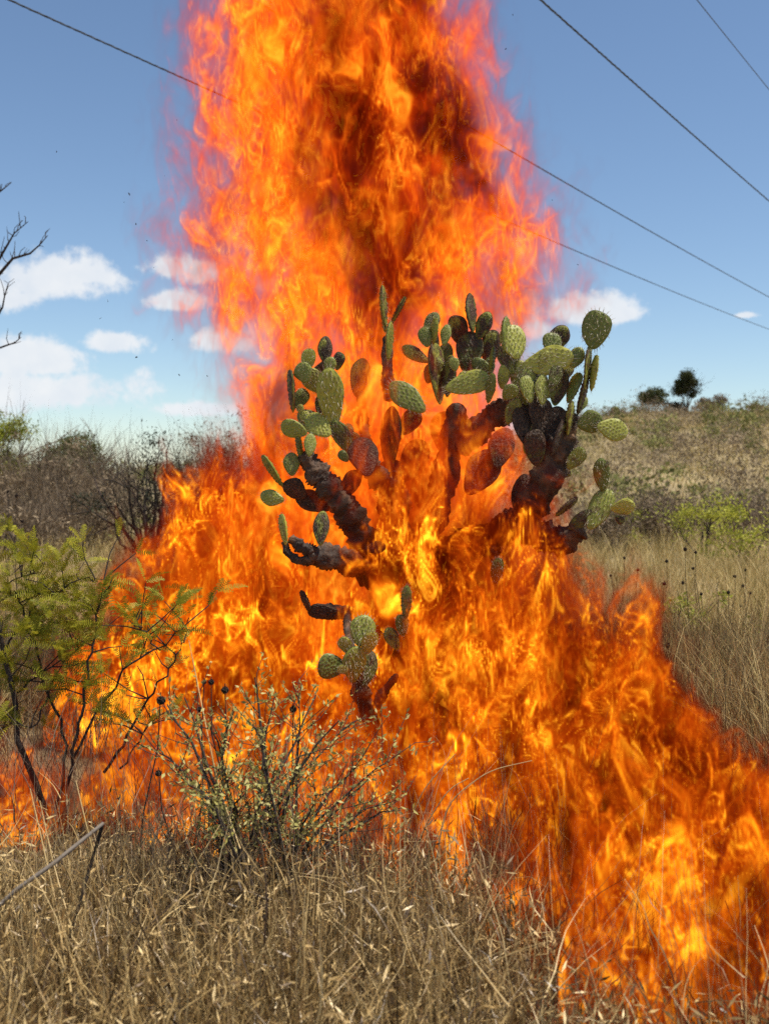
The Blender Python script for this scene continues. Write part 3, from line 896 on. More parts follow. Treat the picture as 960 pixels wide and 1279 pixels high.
# right head
for a in [(631, 420, 47, 18, 4, 5.8, .05), (641, 427, 42, 33, -8, 5.78, 0.0, 10), (614, 452, 36, 11, 6, 5.84, .1), (584, 479, 54, 29, 78, 5.82, .05), (612, 485, 35, 16, 8, 5.78, .1), (636, 490, 21, 19, 40, 5.68, .05),
          (629, 470, 30, 16, 10, 5.8, .15), (649, 462, 22, 16, 0, 5.8, .1), (656, 484, 46, 27, 6, 5.76, .35), (683, 451, 58, 34, 76, 5.73, 0.0, -8), (689, 430, 29, 23, 5, 5.76, 0.0), (698, 422, 30, 25, 15, 5.85, .55),
          (719, 447, 27, 19, 22, 5.72, 0), (744, 412, 46, 35, 12, 5.68, 0.0, -12), (733, 460, 54, 17, 9, 5.69, .4), (741, 466, 44, 9, 9, 5.66, .15), (727, 494, 48, 15, 14, 5.7, .55), (716, 484, 40, 17, 22, 5.74, .1),
          (677, 487, 36, 19, 2, 5.71, .2), (697, 484, 44, 23, 12, 5.75, .55), (711, 522, 42, 14, 8, 5.67, .35), (657, 534, 56, 32, -14, 5.74, .8), (668, 559, 44, 27, -4, 5.66, .6), (690, 540, 60, 36, 10, 5.72, .95),
          (676, 520, 46, 30, -5, 5.72, .9), (736, 527, 31, 28, 74, 5.67, 0.0, 10), (764, 536, 37, 27, 100, 5.64, 0.0, -6), (719, 573, 30, 20, 38, 5.66, .2), (751, 594, 40, 21, -10, 5.63, .05), (748, 636, 54, 29, 30, 5.64, .15),
          (777, 633, 28, 20, 80, 5.62, .05), (773, 649, 13, 10, 130, 5.62, .5), (757, 580, 10, 6, 25, 5.62, .4), (707, 633, 34, 12, 50, 5.68, .5), (726, 650, 36, 20, 60, 5.64, .5), (698, 545, 50, 20, 25, 5.66, .7)]:
    pad(*a[:7], yaw=a[7] if len(a) > 7 else None)

# the crowded inner pads of each head
for (x0, x1, y0, y1, n, Ya, Yb, ch) in [(535, 620, 400, 490, 12, 5.92, 6.08, .35), (620, 705, 440, 545, 22, 5.70, 5.86, .2), (365, 440, 440, 560, 7, 5.78, 5.9, .3), (655, 730, 480, 600, 7, 5.74, 5.85, .55)]:
    for k in range(n):
        ln = prng.uniform(18, 36)
        pad(prng.uniform(x0, x1), prng.uniform(y0, y1), ln, ln * prng.uniform(0.45, 0.75), prng.normal(4, 26), prng.uniform(Ya, Yb), min(0.95, max(0, prng.normal(ch, .25))))
# ------------------------------------------------------------------ dry field left and right of the blaze
def field():
    b = MB()
    # tufts: roots gather around tuft centres
    r = np.random.default_rng(31)
    nt = 2600
    y = 4.6 + 17 * r.random(nt) ** 1.25
    a = r.uniform(-0.47, 0.47, nt)
    x = a * y
    keep = in_fire(x, y, 1.05) < 0.1
    x, y = x[keep], y[keep]
    per = np.clip((46 - y * 1.6), 14, 40).astype(int)
    idx = np.repeat(np.arange(len(x)), per)
    n = len(idx)
    hh = r.uniform(0.34, 0.74, len(x))[idx] * r.uniform(0.5, 1.15, n)
    bx = x[idx] + r.normal(0, 0.075, n); by = y[idx] + r.normal(0, 0.075, n)
    tt = np.clip(r.uniform(0.25, 0.8, len(x))[idx] + r.normal(0, 0.2, n), 0, 1)
    b.blades(np.stack([bx, by, gz(bx, by) - 0.02], -1), hh, r.uniform(0, 6.3, n), np.abs(r.normal(0, 0.28, n)), r.uniform(0.0, 1.3, n), 0.0022 + 0.00055 * by * r.uniform(0.5, 1.3, n), 4, tt, wob=0.12)
    tag(b.build('dry_grass_field', M['field']), 'tall straw coloured dry grass covering the field behind the fire', 'grass', kind='stuff')
    # brown undergrowth, thickest along the edge of the fire on the right
    u = MB()
    n = 26000
    y = r.uniform(4.0, 8.5, n); x = np.where(r.random(n) < 0.62, r.uniform(1.3, 3.2, n), r.uniform(-3.2, -1.25, n))
    k = (np.abs(x) < 0.42 * y + 0.2) & (in_fire(x, y) < 0.5)
    x, y = x[k], y[k]
    n = len(x)
    u.blades(np.stack([x, y, gz(x, y) + r.uniform(0, 0.25, n)], -1), r.uniform(0.12, 0.42, n), r.uniform(0, 6.3, n), r.uniform(0, 1.5, n), r.uniform(-0.6, 1.4, n), r.uniform(0.0025, 0.005, n), 4, wob=0.45)
    tag(u.build('undergrowth', M['darkgrass']), 'dark brown tangle of dead stems beside the edge of the fire', 'undergrowth', kind='stuff')


field()


# ------------------------------------------------------------------ foreground grass
def foreground():
    r = np.random.default_rng(32)

    def edge(x):                                    # distance where the fire begins, by x
        return np.interp(x, [-2.2, -1.4, -0.9, -0.3, 0.1, 0.3, 0.42, 0.55, 2.2], [3.6, 3.65, 3.85, 3.75, 3.6, 3.35, 2.9, 2.45, 2.2])
    b = MB()
    # low tangle of bent leaves, patchy, with dark gaps between
    n = 21000
    y = r.uniform(1.9, 4.75, n); x = r.uniform(-0.42, 0.42, n) * y
    cl = np.sin(x * 7 + 3 * np.sin(y * 4)) * np.sin(y * 6 + 2 * np.sin(x * 5))
    k = ((y < edge(x) + 0.28 * np.sin(x * 5.3 + 1) * np.sin(x * 11.7) + r.normal(0, 0.14, n)) & (r.random(n) < 0.62 + 0.5 * cl)) | ((x > 0.3) & (r.random(n) < 0.03))
    x, y, cl = x[k], y[k], cl[k]; n = len(x)
    b.blades(np.stack([x, y, gz(x, y) + r.uniform(-0.01, 0.20, n)], -1), r.uniform(0.10, 0.34, n) * (1 + 0.3 * cl) * np.interp(y, [3.0, 3.8], [1, 0.6]) * (1 - 0.5 * np.exp(-((x + 0.22) / 0.4) ** 2 - ((y - 3.5) / 0.45) ** 2)), r.uniform(0, 6.3, n), r.uniform(0, 1.5, n), r.uniform(-0.9, 2.2, n), r.uniform(0.0028, 0.0078, n), 5,
             np.clip(r.normal(0.46, 0.34, n), 0, 1), wob=0.55)
    # tufts of standing stems
    nt = 300
    ty = r.uniform(2.0, 4.7, nt); tx = r.uniform(-0.42, 0.42, nt) * ty
    k = (ty < edge(tx) + 0.1) | (r.random(nt) < 0.04)
    tx, ty = tx[k], ty[k]
    idx = np.repeat(np.arange(len(tx)), r.integers(10, 46, len(tx))); n = len(idx)
    az = r.uniform(0, 6.3, n)
    sp = np.abs(r.normal(0, 0.055, n))
    bx, by = tx[idx] + sp * np.cos(az), ty[idx] + sp * np.sin(az)
    tt = np.clip(r.uniform(0.3, 0.85, len(tx))[idx] + r.normal(0, 0.2, n), 0, 1)
    b.blades(np.stack([bx, by, gz(bx, by) - 0.01], -1), (r.uniform(0.24, 0.62, len(tx)) * np.interp(ty, [3.0, 3.8], [1, 0.45]) * (1 - 0.5 * np.exp(-((tx + 0.22) / 0.4) ** 2 - ((ty - 3.5) / 0.45) ** 2)))[idx] * r.uniform(0.5, 1.15, n), az, np.abs(r.normal(0, 0.30, n)), r.uniform(-0.2, 1.2, n), r.uniform(0.0018, 0.0044, n), 6, tt, wob=0.2)
    # pale culms standing in loose bunches
    nt = 46
    ty = r.uniform(2.5, 3.5, nt); tx = np.where(r.random(nt) < 0.75, r.uniform(-0.36, -0.02, nt), r.uniform(0.0, 0.34, nt)) * ty
    idx = np.repeat(np.arange(nt), r.integers(5, 13, nt)); n = len(idx)
    az0 = r.uniform(0, 6.3, nt)[idx]
    bx, by = tx[idx] + r.normal(0, 0.03, n), ty[idx] + r.normal(0, 0.03, n)
    b.blades(np.stack([bx, by, gz(bx, by) - 0.01], -1), r.uniform(0.32, 0.60, nt)[idx] * r.uniform(0.7, 1.1, n), az0 + r.normal(0, 0.6, n), np.abs(r.normal(0.05, 0.12, n)), r.uniform(-0.05, 0.6, n), r.uniform(0.0020, 0.0038, n), 6, np.clip(r.normal(0.86, 0.12, n), 0, 1), wob=0.08)
    # a few loose bunches and single culms standing against the flames
    n = 420
    by = r.uniform(2.35, 3.9, n); bx = np.interp(by, [2.3, 3.0, 3.9], [0.75, 0.45, -0.1]) + r.normal(0, 0.32, n)
    b.blades(np.stack([bx, by, gz(bx, by) - 0.01], -1), r.uniform(0.18, 0.62, n), r.uniform(0, 6.3, n), np.abs(r.normal(0.1, 0.2, n)), r.uniform(-0.1, 1.1, n), r.uniform(0.0018, 0.0036, n), 6, np.clip(r.normal(0.7, 0.25, n), 0, 1), wob=0.15)
    # flattened straws lying every way over the tangle
    n = 1100
    y = r.uniform(2.1, 4.4, n); x = r.uniform(-0.42, 0.42, n) * y
    k = (y < edge(x)) | (r.random(n) < 0.06)
    x, y = x[k], y[k]; n = len(x)
    b.blades(np.stack([x, y, gz(x, y) + r.uniform(0.08, 0.32, n)], -1), r.uniform(0.12, 0.32, n), r.uniform(0, 6.3, n), r.uniform(0.7, 1.5, n), r.uniform(-0.9, 1.4, n), r.uniform(0.0022, 0.0042, n), 6, np.clip(r.normal(0.75, 0.2, n), 0, 1), wob=0.12)
    # small husks among the stems
    n = 36000
    y = r.uniform(1.9, 4.5, n); x = r.uniform(-0.42, 0.42, n) * y
    k = y < edge(x)
    x, y = x[k], y[k]; n = len(x)
    b.leaves(np.stack([x, y, gz(x, y) + r.uniform(0.05, 0.30, n)], -1), r.uniform(0.012, 0.045, n), 0.17, np.clip(r.normal(0.6, 0.32, n), 0, 1), up=0.4)
    tag(b.build('foreground_grass', M['straw']), 'tangled dry straw grass in front of the fire', 'grass', kind='stuff')
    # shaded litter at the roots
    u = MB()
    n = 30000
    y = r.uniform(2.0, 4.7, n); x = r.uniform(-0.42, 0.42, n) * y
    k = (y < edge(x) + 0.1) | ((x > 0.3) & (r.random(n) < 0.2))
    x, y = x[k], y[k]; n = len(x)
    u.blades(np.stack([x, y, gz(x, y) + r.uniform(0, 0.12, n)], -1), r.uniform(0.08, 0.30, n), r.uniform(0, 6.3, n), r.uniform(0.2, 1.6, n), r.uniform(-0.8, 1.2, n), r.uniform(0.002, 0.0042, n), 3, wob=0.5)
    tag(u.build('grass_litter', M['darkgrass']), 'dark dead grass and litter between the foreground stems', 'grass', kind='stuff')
    # scorched stems standing in the burning strip on the right
    s = MB()
    n = 1500
    y = r.uniform(2.3, 4.6, n); x = r.uniform(0.3, 1.75, n)
    x += 0.0
    s.blades(np.stack([x, y, gz(x, y)], -1), r.uniform(0.15, 0.5, n), r.uniform(0, 6.3, n), r.uniform(0, 0.7, n), r.uniform(-0.3, 1.2, n), r.uniform(0.002, 0.0042, n), 5, r.uniform(0, 0.55, n), wob=0.3)
    tag(s.build('scorched_stems', M['darkgrass']), 'scorched dark stems standing in the burning strip', 'grass', kind='stuff')


foreground()

# long single stalks: pale grass culms that arch over the rest
def stalk(px0, py0, Y0, pts, lab, r0=0.0028, name='grass_stalk', tint=0.85):
    b = MB()
    w = np.array([P(px0, py0, Y0)] + [P(a, c, y) for (a, c, y) in pts])
    s = np.linspace(0, len(w) - 1, (len(w) - 1) * 5 + 1)
    q = np.stack([np.interp(s, np.arange(len(w)), w[:, i]) for i in range(3)], -1)
    for _ in range(3):
        q[1:-1] = (q[:-2] + 2 * q[1:-1] + q[2:]) / 4
    b.tube(q, np.linspace(r0, r0 * 0.45, len(q)), 4, tint)
    tag(b.build(name, M['straw'], origin=tuple(q[0])), lab, 'grass stalk', 'long grass stalks')


for k, (base_, pts, lab) in enumerate([
    ((560, 1150, 3.5), [(545, 1060, 3.5), (560, 1000, 3.5), (610, 962, 3.5), (664, 950, 3.5)], 'pale grass stalk arching over the flames to a drooping tip'),
    ((500, 1130, 3.6), [(506, 1040, 3.6), (528, 985, 3.6), (568, 942, 3.6)], 'thin pale stalk leaning out beside the leafy shrub'),
    ((512, 1120, 3.6), [(525, 1040, 3.6), (560, 985, 3.6), (585, 972, 3.6)], 'short curved stalk under the arching one'),
    ((110, 1279, 2.9), [(75, 1150, 3.0), (55, 1060, 3.1), (38, 985, 3.15)], 'tall pale stalk leaning towards the green acacia'),
    ((120, 1270, 2.9), [(84, 1140, 3.0), (66, 1075, 3.1), (50, 1000, 3.15)], 'tall pale stalk standing close to its leaning twin'),
    ((150, 1200, 3.1), [(128, 1110, 3.2), (108, 1030, 3.2), (95, 975, 3.25)], 'straight pale stalk crossing the fallen grey stick'),
    ((300, 1060, 3.3), [(272, 980, 3.4), (262, 930, 3.4), (246, 850, 3.5), (236, 800, 3.5)], 'tall thin stalk rising through the leafy shrub'),
    ((930, 1240, 3.0), [(922, 1170, 3.0), (905, 1125, 3.0)], 'straight stalk with a bent tip in the burning strip'),
    ((830, 1130, 3.3), [(790, 1122, 3.3), (740, 1120, 3.3), (800, 1124, 3.25)], 'flattened stalk lying across the burning strip'),
    ((430, 1279, 2.8), [(470, 1200, 2.9), (520, 1165, 2.95), (590, 1150, 3.0)], 'long stalk bending low over the foreground grass'),
    ((220, 1279, 2.75), [(260, 1248, 2.8), (330, 1236, 2.8), (420, 1232, 2.85)], 'thick stalk lying flat on the foreground tangle'),
    ((200, 1190, 3.1), [(225, 1120, 3.2), (250, 1070, 3.2), (275, 1030, 3.25)], 'slanting stalk in front of the shrub base'),
]):
    stalk(*base_, pts, lab)


# ------------------------------------------------------------------ fallen grey stick
def stick():
    o = thing('fallen_stick', 'grey weathered stick propped slantwise in the dry grass', 'stick', P(-30, 1158, 2.95))
    O = np.array(o.location)
    b = MB()
    w = np.array([P(-30, 1158, 2.95), P(20, 1112, 2.95), P(68, 1078, 2.97), P(100, 1052, 3.0), P(130, 1028, 3.03)]) - O
    b.tube(w, [0.0055, 0.0062, 0.006, 0.0055, 0.005], 7, 0.6)
    b.build('shaft', M['palewood'], o)
    b = MB()
    w = np.array([P(128, 1030, 3.03), P(122, 1052, 3.05), P(112, 1085, 3.05), P(85, 1180, 3.0), P(60, 1255, 2.98)]) - O
    b.tube(w, [0.005, 0.0055, 0.005, 0.0045, 0.004], 6, 0.3)
    b.build('side_branch', M['bark'], o)


stick()


# ------------------------------------------------------------------ pale leafed shrub in front of the cactus
def front_shrub():
    base_ = np.array(P(325, 1150, 3.45)); base_[2] = float(gz(base_[0], base_[1])) - 0.02
    o = thing('leafy_shrub', 'open twiggy shrub with small pale green leaves in front of the flames', 'shrub', tuple(base_))
    r = np.random.default_rng(55)
    leaves = MB()
    LP, LD = [], []
    targets = [(205, 880, 3.5), (235, 870, 3.6), (262, 905, 3.4), (290, 880, 3.45), (318, 905, 3.5), (345, 865, 3.7), (368, 855, 3.75), (395, 870, 3.7), (420, 905, 3.6), (440, 900, 3.75), (470, 925, 3.7), (492, 945, 3.6),
               (215, 960, 3.3), (250, 985, 3.25), (280, 960, 3.4), (400, 980, 3.4), (435, 990, 3.45), (475, 1000, 3.5), (345, 960, 3.4), (320, 850, 3.6), (190, 930, 3.45), (380, 940, 3.45), (300, 990, 3.3), (500, 1010, 3.55)]
    for (tx, ty, tY) in targets:
        b = MB()
        e = np.array(P(tx, ty, tY)) - base_
        s0 = r.normal(0, 0.07, 3) * [1.3, 1, 0]
        mid = s0 + (e - s0) * 0.5 + np.array([-e[0] * 0.12, r.normal(0, 0.05), 0.07]) + r.normal(0, 0.025, 3)
        t = np.linspace(0, 1, 10)[:, None]
        pts = (1 - t) ** 2 * s0 + 2 * t * (1 - t) * mid + t * t * e + r.normal(0, 0.006, (10, 3)) * t
        b.tube(pts, np.linspace(0.0085, 0.0018, 10) * r.uniform(0.7, 1.3), 5, r.uniform(0.2, 0.7))
        for k in range(r.integers(13, 20)):
            s = r.uniform(0.28, 0.98) * 9
            i = min(int(s), 8)
            q = pts[i] + (pts[i + 1] - pts[i]) * (s - i)
            d = (pts[i + 1] - pts[i]); d /= np.linalg.norm(d)
            d = d + r.normal(0, 0.55, 3); d[2] = abs(d[2]) * 0.6 + 0.25; d /= np.linalg.norm(d)
            ln = r.uniform(0.05, 0.19)
            tw = np.array([q, q + d * ln * 0.5 + r.normal(0, 0.008, 3), q + d * ln + r.normal(0, 0.012, 3)])
            b.tube(tw, [0.0018, 0.0014, 0.0009], 3, r.uniform(0.3, 0.9), cap=False)
            for f in np.linspace(0.1, 1.0, r.integers(6, 11)):
                c = tw[0] + (tw[2] - tw[0]) * f + r.normal(0, 0.004, 3)
                for g in range(r.integers(1, 3)):
                    LP.append(c); LD.append(d * 0.5 + r.normal(0, 0.7, 3))
        b.build('stem', M['bark'], o)
    LP, LD = np.array(LP), np.array(LD)
    k = LP[:, 2] > 0.30
    LP, LD = LP[k], LD[k]
    leaves.leaves(LP, r.uniform(0.012, 0.027, len(LP)), 0.40, np.clip(r.normal(0.66, 0.24, len(LP)), 0, 1), direc=LD)
    leaves.build('foliage', M['paleleaf'], o)
    # a thicket of darker twigs around its foot
    b = MB()
    n = 1000
    a = r.uniform(0, 6.3, n)
    b.blades(np.stack([r.normal(0.02, 0.34, n), r.normal(0.08, 0.2, n), r.uniform(0, 0.12, n)], -1), r.uniform(0.15, 0.68, n), a + r.normal(0, 0.6, n), r.uniform(0, 0.6, n), r.uniform(-0.3, 0.6, n), r.uniform(0.0018, 0.0035, n), 5, wob=0.3)
    b.build('twigs', M['greytwig'], o)


front_shrub()


# ------------------------------------------------------------------ green feathery acacia on the left
def front_acacia():
    Y = 4.35
    base_ = np.array(P(50, 1010, Y)); base_[2] = float(gz(base_[0], base_[1])) - 0.02
    o = thing('feathery_acacia', 'young acacia with dark trunk and feathery yellow green leaves by the small flames', 'shrub', tuple(base_))
    r = np.random.default_rng(56)
    # photo polylines of the woody parts
    limbs = [([(60, 1030), (38, 960), (22, 880), (8, 810), (0, 740), (-6, 660)], 0.014, 'trunk'),
             ([(70, 1030), (95, 930), (105, 880), (110, 840), (118, 790), (130, 745), (148, 715)], 0.011, 'branch'),
             ([(70, 1020), (85, 930), (60, 870), (40, 800), (25, 760), (18, 735)], 0.010, 'branch'),
             ([(90, 950), (130, 870), (165, 825), (200, 808), (225, 790), (238, 770)], 0.008, 'branch'),
             ([(130, 965), (150, 935), (175, 885), (205, 845), (222, 815), (233, 790)], 0.009, 'branch'),
             ([(150, 960), (170, 925), (200, 895), (222, 880)], 0.006, 'branch'),
             ([(200, 812), (190, 790), (180, 775), (168, 765)], 0.005, 'branch'),
             ([(22, 865), (50, 840), (90, 815), (120, 790)], 0.006, 'branch'),
             ([(8, 810), (30, 770), (70, 740), (110, 720), (135, 725)], 0.006, 'branch'),
             ([(0, 740), (30, 715), (60, 708)], 0.005, 'branch'),
             ([(60, 870), (50, 905), (20, 900), (-20, 915)], 0.006, 'branch')]
    tips = []
    for pix, rad, nm in limbs:
        b = MB()
        dy = r.normal(0, 0.10)
        w = np.array([P(a, c, Y) for a, c in pix]); w[:, 1] += np.linspace(0, dy, len(w))
        w -= base_
        s = np.linspace(0, len(w) - 1, (len(w) - 1) * 4 + 1)
        q = np.stack([np.interp(s, np.arange(len(w)), w[:, i]) for i in range(3)], -1)
        for _ in range(2):
            q[1:-1] = (q[:-2] + 2 * q[1:-1] + q[2:]) / 4
        q[1:] += r.normal(0, 0.006, (len(q) - 1, 3))
        b.tube(q, np.linspace(rad, rad * 0.35, len(q)) * (1.0 if nm == 'trunk' else 0.7), 6, r.uniform(0.2, 0.6))
        for k in range(7 if nm == 'branch' else 5):
            i = r.integers(len(q) // 3, len(q))
            d = np.array([r.normal(0, 0.6), r.normal(0, 0.5), r.uniform(0.0, 1)]); d /= np.linalg.norm(d)
            ln = r.uniform(0.06, 0.2)
            tw = np.array([q[i], q[i] + d * ln * 0.5 + r.normal(0, 0.01, 3), q[i] + d * ln + r.normal(0, 0.015, 3)])
            b.tube(tw, [0.003, 0.0024, 0.0015], 4, 0.4, cap=False)
            tips += [(tw[1], d), (tw[2], d)]
        for i in range(len(q) // 3, len(q), 2):
            tips.append((q[i], q[min(i + 1, len(q) - 1)] - q[i - 1]))
        b.build(nm, M['bark'], o)
    lf = MB()
    extra = [(55, 755), (75, 770), (95, 775), (60, 790), (100, 795), (40, 745), (85, 745), (30, 790), (75, 810), (100, 770), (20, 760), (115, 800), (65, 735), (45, 775), (245, 745), (170, 765), (205, 775), (62, 915), (130, 895), (140, 905), (10, 830), (215, 790), (228, 760), (190, 800)]
    for (a, c) in extra:
        for k in range(3):
            tips.append((np.array(P(a + r.normal(0, 10), c + r.normal(0, 8), Y + r.normal(0, 0.08))) - base_, np.array([r.normal(0, 0.6), r.normal(0, 0.4), r.uniform(0, 0.8)])))
    for (q, d) in tips:
        wpx = (q[0] + base_[0]) / Y * FPX + 480
        row = HOR - (q[2] + base_[2] - CAM_H) / Y * FPX
        if row > 930 or r.random() < (0.30 if wpx < 140 else 0.5):
            continue
        d = d / (np.linalg.norm(d) + 1e-9)
        for g in range(8 if wpx < 140 else 4):
            dd = d + r.normal(0, 0.6, 3); dd[2] += 0.2; dd /= np.linalg.norm(dd)
            sd_ = np.cross(dd, r.normal(0, 1, 3)); sd_ /= np.linalg.norm(sd_)
            ln = r.uniform(0.06, 0.135)
            m = int(ln / 0.0085)
            f = np.linspace(0.1, 1, m)
            wv = (0.010 + 0.03 * ln) * np.sin(np.pi * np.clip(f * 0.9 + 0.05, 0, 1)) ** 0.6
            droop = -0.25 * ln * f ** 2
            mid = q + dd * (ln * f)[:, None] + np.array([0, 0, 1.0]) * droop[:, None]
            tt = r.uniform(0.25, 0.85)
            for sg in (1, -1):
                A = mid; B = mid + sg * sd_ * wv[:, None] + dd * (wv * 0.35)[:, None] + r.normal(0, 0.0012, (m, 3))
                hw = dd * 0.0021
                V = np.stack([A - hw, A + hw, B + hw * 0.6, B - hw * 0.6], 1).reshape(-1, 3)
                lf.add(V, np.arange(m)[:, None] * 4 + np.array([[0, 1, 2, 3]]), np.clip(tt + r.normal(0, 0.08, m), 0, 1).repeat(4))
    lf.build('foliage', M['acacia'], o)
    # dead lower twigs
    b = MB()
    n = 420
    a = r.uniform(0, 6.3, n)
    b.blades(np.stack([r.normal(-0.02, 0.28, n), r.normal(0, 0.15, n), r.uniform(0.0, 0.35, n)], -1), r.uniform(0.12, 0.5, n), a, r.uniform(0, 0.8, n), r.uniform(-0.3, 0.6, n), r.uniform(0.0018, 0.004, n), 4, wob=0.35)
    b.build('twigs', M['greytwig'], o)


front_acacia()


# ------------------------------------------------------------------ dried flower stalks with round black seed heads
def seed_ball():
    b = MB()
    r = np.random.default_rng(91)
    n, m = 10, 7
    th = np.linspace(0.12, np.pi - 0.12, m)
    V, F = [], []
    for i, t in enumerate(th):
        for j in range(n):
            a = 2 * np.pi * (j + 0.5 * (i % 2)) / n
            rr = 1.0 * (0.82 if (i + j) % 2 else 1.1)
            V.append((rr * math.sin(t) * math.cos(a), rr * math.sin(t) * math.sin(a), 0.86 * rr * math.cos(t)))
    for i in range(m - 1):
        for j in range(n):
            F.append((i * n + j, i * n + (j + 1) % n, (i + 1) * n + (j + 1) % n, (i + 1) * n + j))
    b.add(V, F, 0.3)
    k = 60
    d = r.normal(0, 1, (k, 3)); d /= np.linalg.norm(d, axis=1)[:, None]
    s = np.cross(d, r.normal(0, 1, (k, 3))); s /= np.linalg.norm(s, axis=1)[:, None]
    b.add(np.stack([d * 0.8 + s * 0.12, d * 0.8 - s * 0.12, d * r.uniform(1.15, 1.5, k)[:, None]], 1).reshape(-1, 3), np.arange(k)[:, None] * 3 + np.array([[0, 1, 2]]), 0.8)
    return b.mesh('seed_head', M['seed'], False)


BALL = seed_ball()


def seed_stalk(px, py, Y, rad, lab, group, extra=()):
    x, _, z = P(px, py, Y)
    rng = random.Random(int(px * 7 + py))
    fx = x + rng.uniform(-0.12, 0.12)
    g0 = float(gz(fx, Y)) - 0.02
    o = thing('dried_flower_stalk', lab, 'dried flower', (fx, Y, g0), group)
    b = MB()
    h = z - g0
    pts = [(0, 0, 0), ((x - fx) * 0.55 + rng.uniform(-.03, .03), 0.01, h * 0.4), ((x - fx) * 0.9 + rng.uniform(-.015, .015), 0, h * 0.75), (x - fx, 0, h + rad * 1.8)]
    b.tube(pts, [0.0030, 0.0027, 0.0023, 0.0016], 4, 0.3)
    b.build('stem', M['bark'], o)
    for k, dz in enumerate((0.0,) + tuple(extra)):
        s = bpy.data.objects.new('seed_head', BALL)
        link(s, o)
        f = (h - dz) / h
        s.location = ((x - fx) * f, 0, h - dz)
        s.scale = (rad * (1 - 0.2 * k),) * 3
        s.rotation_euler = (rng.uniform(-.3, .3), rng.uniform(-.3, .3), rng.uniform(0, 6))


G1, G2, G3 = 'seed stalks in the leafy shrub', 'seed stalks in the field below the acacias', 'seed stalks in the far left grass'
for px, py, Y, rad, lab in [(201, 875, 3.75, 0.0155, 'dried stalk with the largest black seed head between acacia and leafy shrub'), (281, 862, 3.8, 0.0125, 'black seed head on a stalk just above the leafy shrub'), (264, 852, 3.85, 0.010, 'smaller black seed head touching its neighbour over the shrub'),
                            (255, 852, 3.9, 0.008, 'smallest black seed head beside two larger ones over the shrub'), (366, 886, 3.75, 0.0115, 'black seed head low among the pale leaves'), (198, 966, 3.6, 0.0105, 'low black seed head on a short stalk by the acacia branches'),
                            (249, 886, 3.8, 0.009, 'black seed head hanging below the pair over the shrub'), (329, 913, 3.6, 0.010, 'black seed head deep inside the leafy shrub')]:
    seed_stalk(px, py, Y, rad, lab, G1)
FL = 'thin dried flower stalk with round black seed head in the dry field under the acacias'
for px, py in [(832, 701), (865, 710), (868, 690), (829, 729), (852, 728), (917, 720), (930, 712), (927, 732), (936, 741), (875, 742), (925, 757), (909, 740), (779, 697), (796, 712), (762, 719), (855, 686)]:
    seed_stalk(px, py, random.Random(px).uniform(7.6, 9.4), 0.0095 + 0.005 * random.Random(py).random(), FL, G2)
seed_stalk(833, 806, 6.5, 0.0155, 'dried stalk with black seed head standing close to the flames', G2)
for px, py in [(10, 614), (21, 619), (16, 655), (28, 651), (44, 660), (8, 645)]:
    seed_stalk(px, py, random.Random(px).uniform(8.0, 10), 0.012, 'thin dried flower stalk with round black seed head in the grass below the thicket', G3)


# ------------------------------------------------------------------ flakes of ash carried up beside the column
def ash():
    r = np.random.default_rng(12)
    b = MB()
    b.leaves(np.zeros((1, 3)), np.array([0.02]), 0.5, np.array([0.2]))
    me = b.mesh('ash_flake', M['seed'], False)
    spots = [(155, 252), (160, 240), (170, 278), (183, 300), (192, 335), (222, 150), (206, 220), (135, 378), (128, 396), (225, 470), (172, 445), (215, 425), (70, 190), (260, 470), (300, 130), (632, 60), (720, 330), (640, 20), (690, 250)]
    for k, (px, py) in enumerate(spots):
        o = bpy.data.objects.new('ash_flake', me)
        link(o)
        o.location = P(px, py, 6.2 + r.uniform(-0.3, 0.4))
        o.rotation_euler = tuple(r.uniform(0, 6, 3))
        s = r.uniform(0.5, 1.3); o.scale = (s, s, s)
        tag(o, 'tiny black flake of ash drifting in the air beside the blaze', 'ash', 'ash flakes in the air')


ash()
# ------------------------------------------------------------------ the fire
POOL = ThreadPoolExecutor(4)


def fft_noise(n, lam, seed, width=0.35):
    """periodic smooth noise on an n^3 tile, typical wavelength lam texels, standard deviation 1"""
    r = np.random.default_rng(seed)
    f = np.fft.rfftn(r.standard_normal((n, n, n)).astype(np.float32))
    k = np.fft.fftfreq(n)
    kz = np.fft.rfftfreq(n)
    kk = np.sqrt(k[:, None, None] ** 2 + k[None, :, None] ** 2 + kz[None, None, :] ** 2)
    k0 = 1.0 / lam
    f *= np.exp(-((kk - k0) / (width * k0)) ** 2)
    a = np.fft.irfftn(f, s=(n, n, n)).astype(np.float32)
    return a / a.std()


TN = 64
TILES = [fft_noise(TN, 10.0, 11 + i, 0.55) for i in range(8)]


def tri(tile, x, y, z):
    """trilinear lookup with wrap; x, y, z in texels"""
    n = tile.shape[0]
    fx, fy, fz = np.floor(x), np.floor(y), np.floor(z)
    ix, iy, iz = fx.astype(np.int32) % n, fy.astype(np.int32) % n, fz.astype(np.int32) % n
    tx, ty, tz = x - fx, y - fy, z - fz
    jx, jy, jz = (ix + 1) % n, (iy + 1) % n, (iz + 1) % n
    f = tile.ravel()
    a, b = ix * n, jx * n
    i00, i01, i10, i11 = (a + iy) * n, (a + jy) * n, (b + iy) * n, (b + jy) * n
    c00 = f[i00 + iz] * (1 - tz) + f[i00 + jz] * tz
    c01 = f[i01 + iz] * (1 - tz) + f[i01 + jz] * tz
    c10 = f[i10 + iz] * (1 - tz) + f[i10 + jz] * tz
    c11 = f[i11 + iz] * (1 - tz) + f[i11 + jz] * tz
    return (c00 * (1 - ty) + c01 * ty) * (1 - tx) + (c10 * (1 - ty) + c11 * ty) * tx


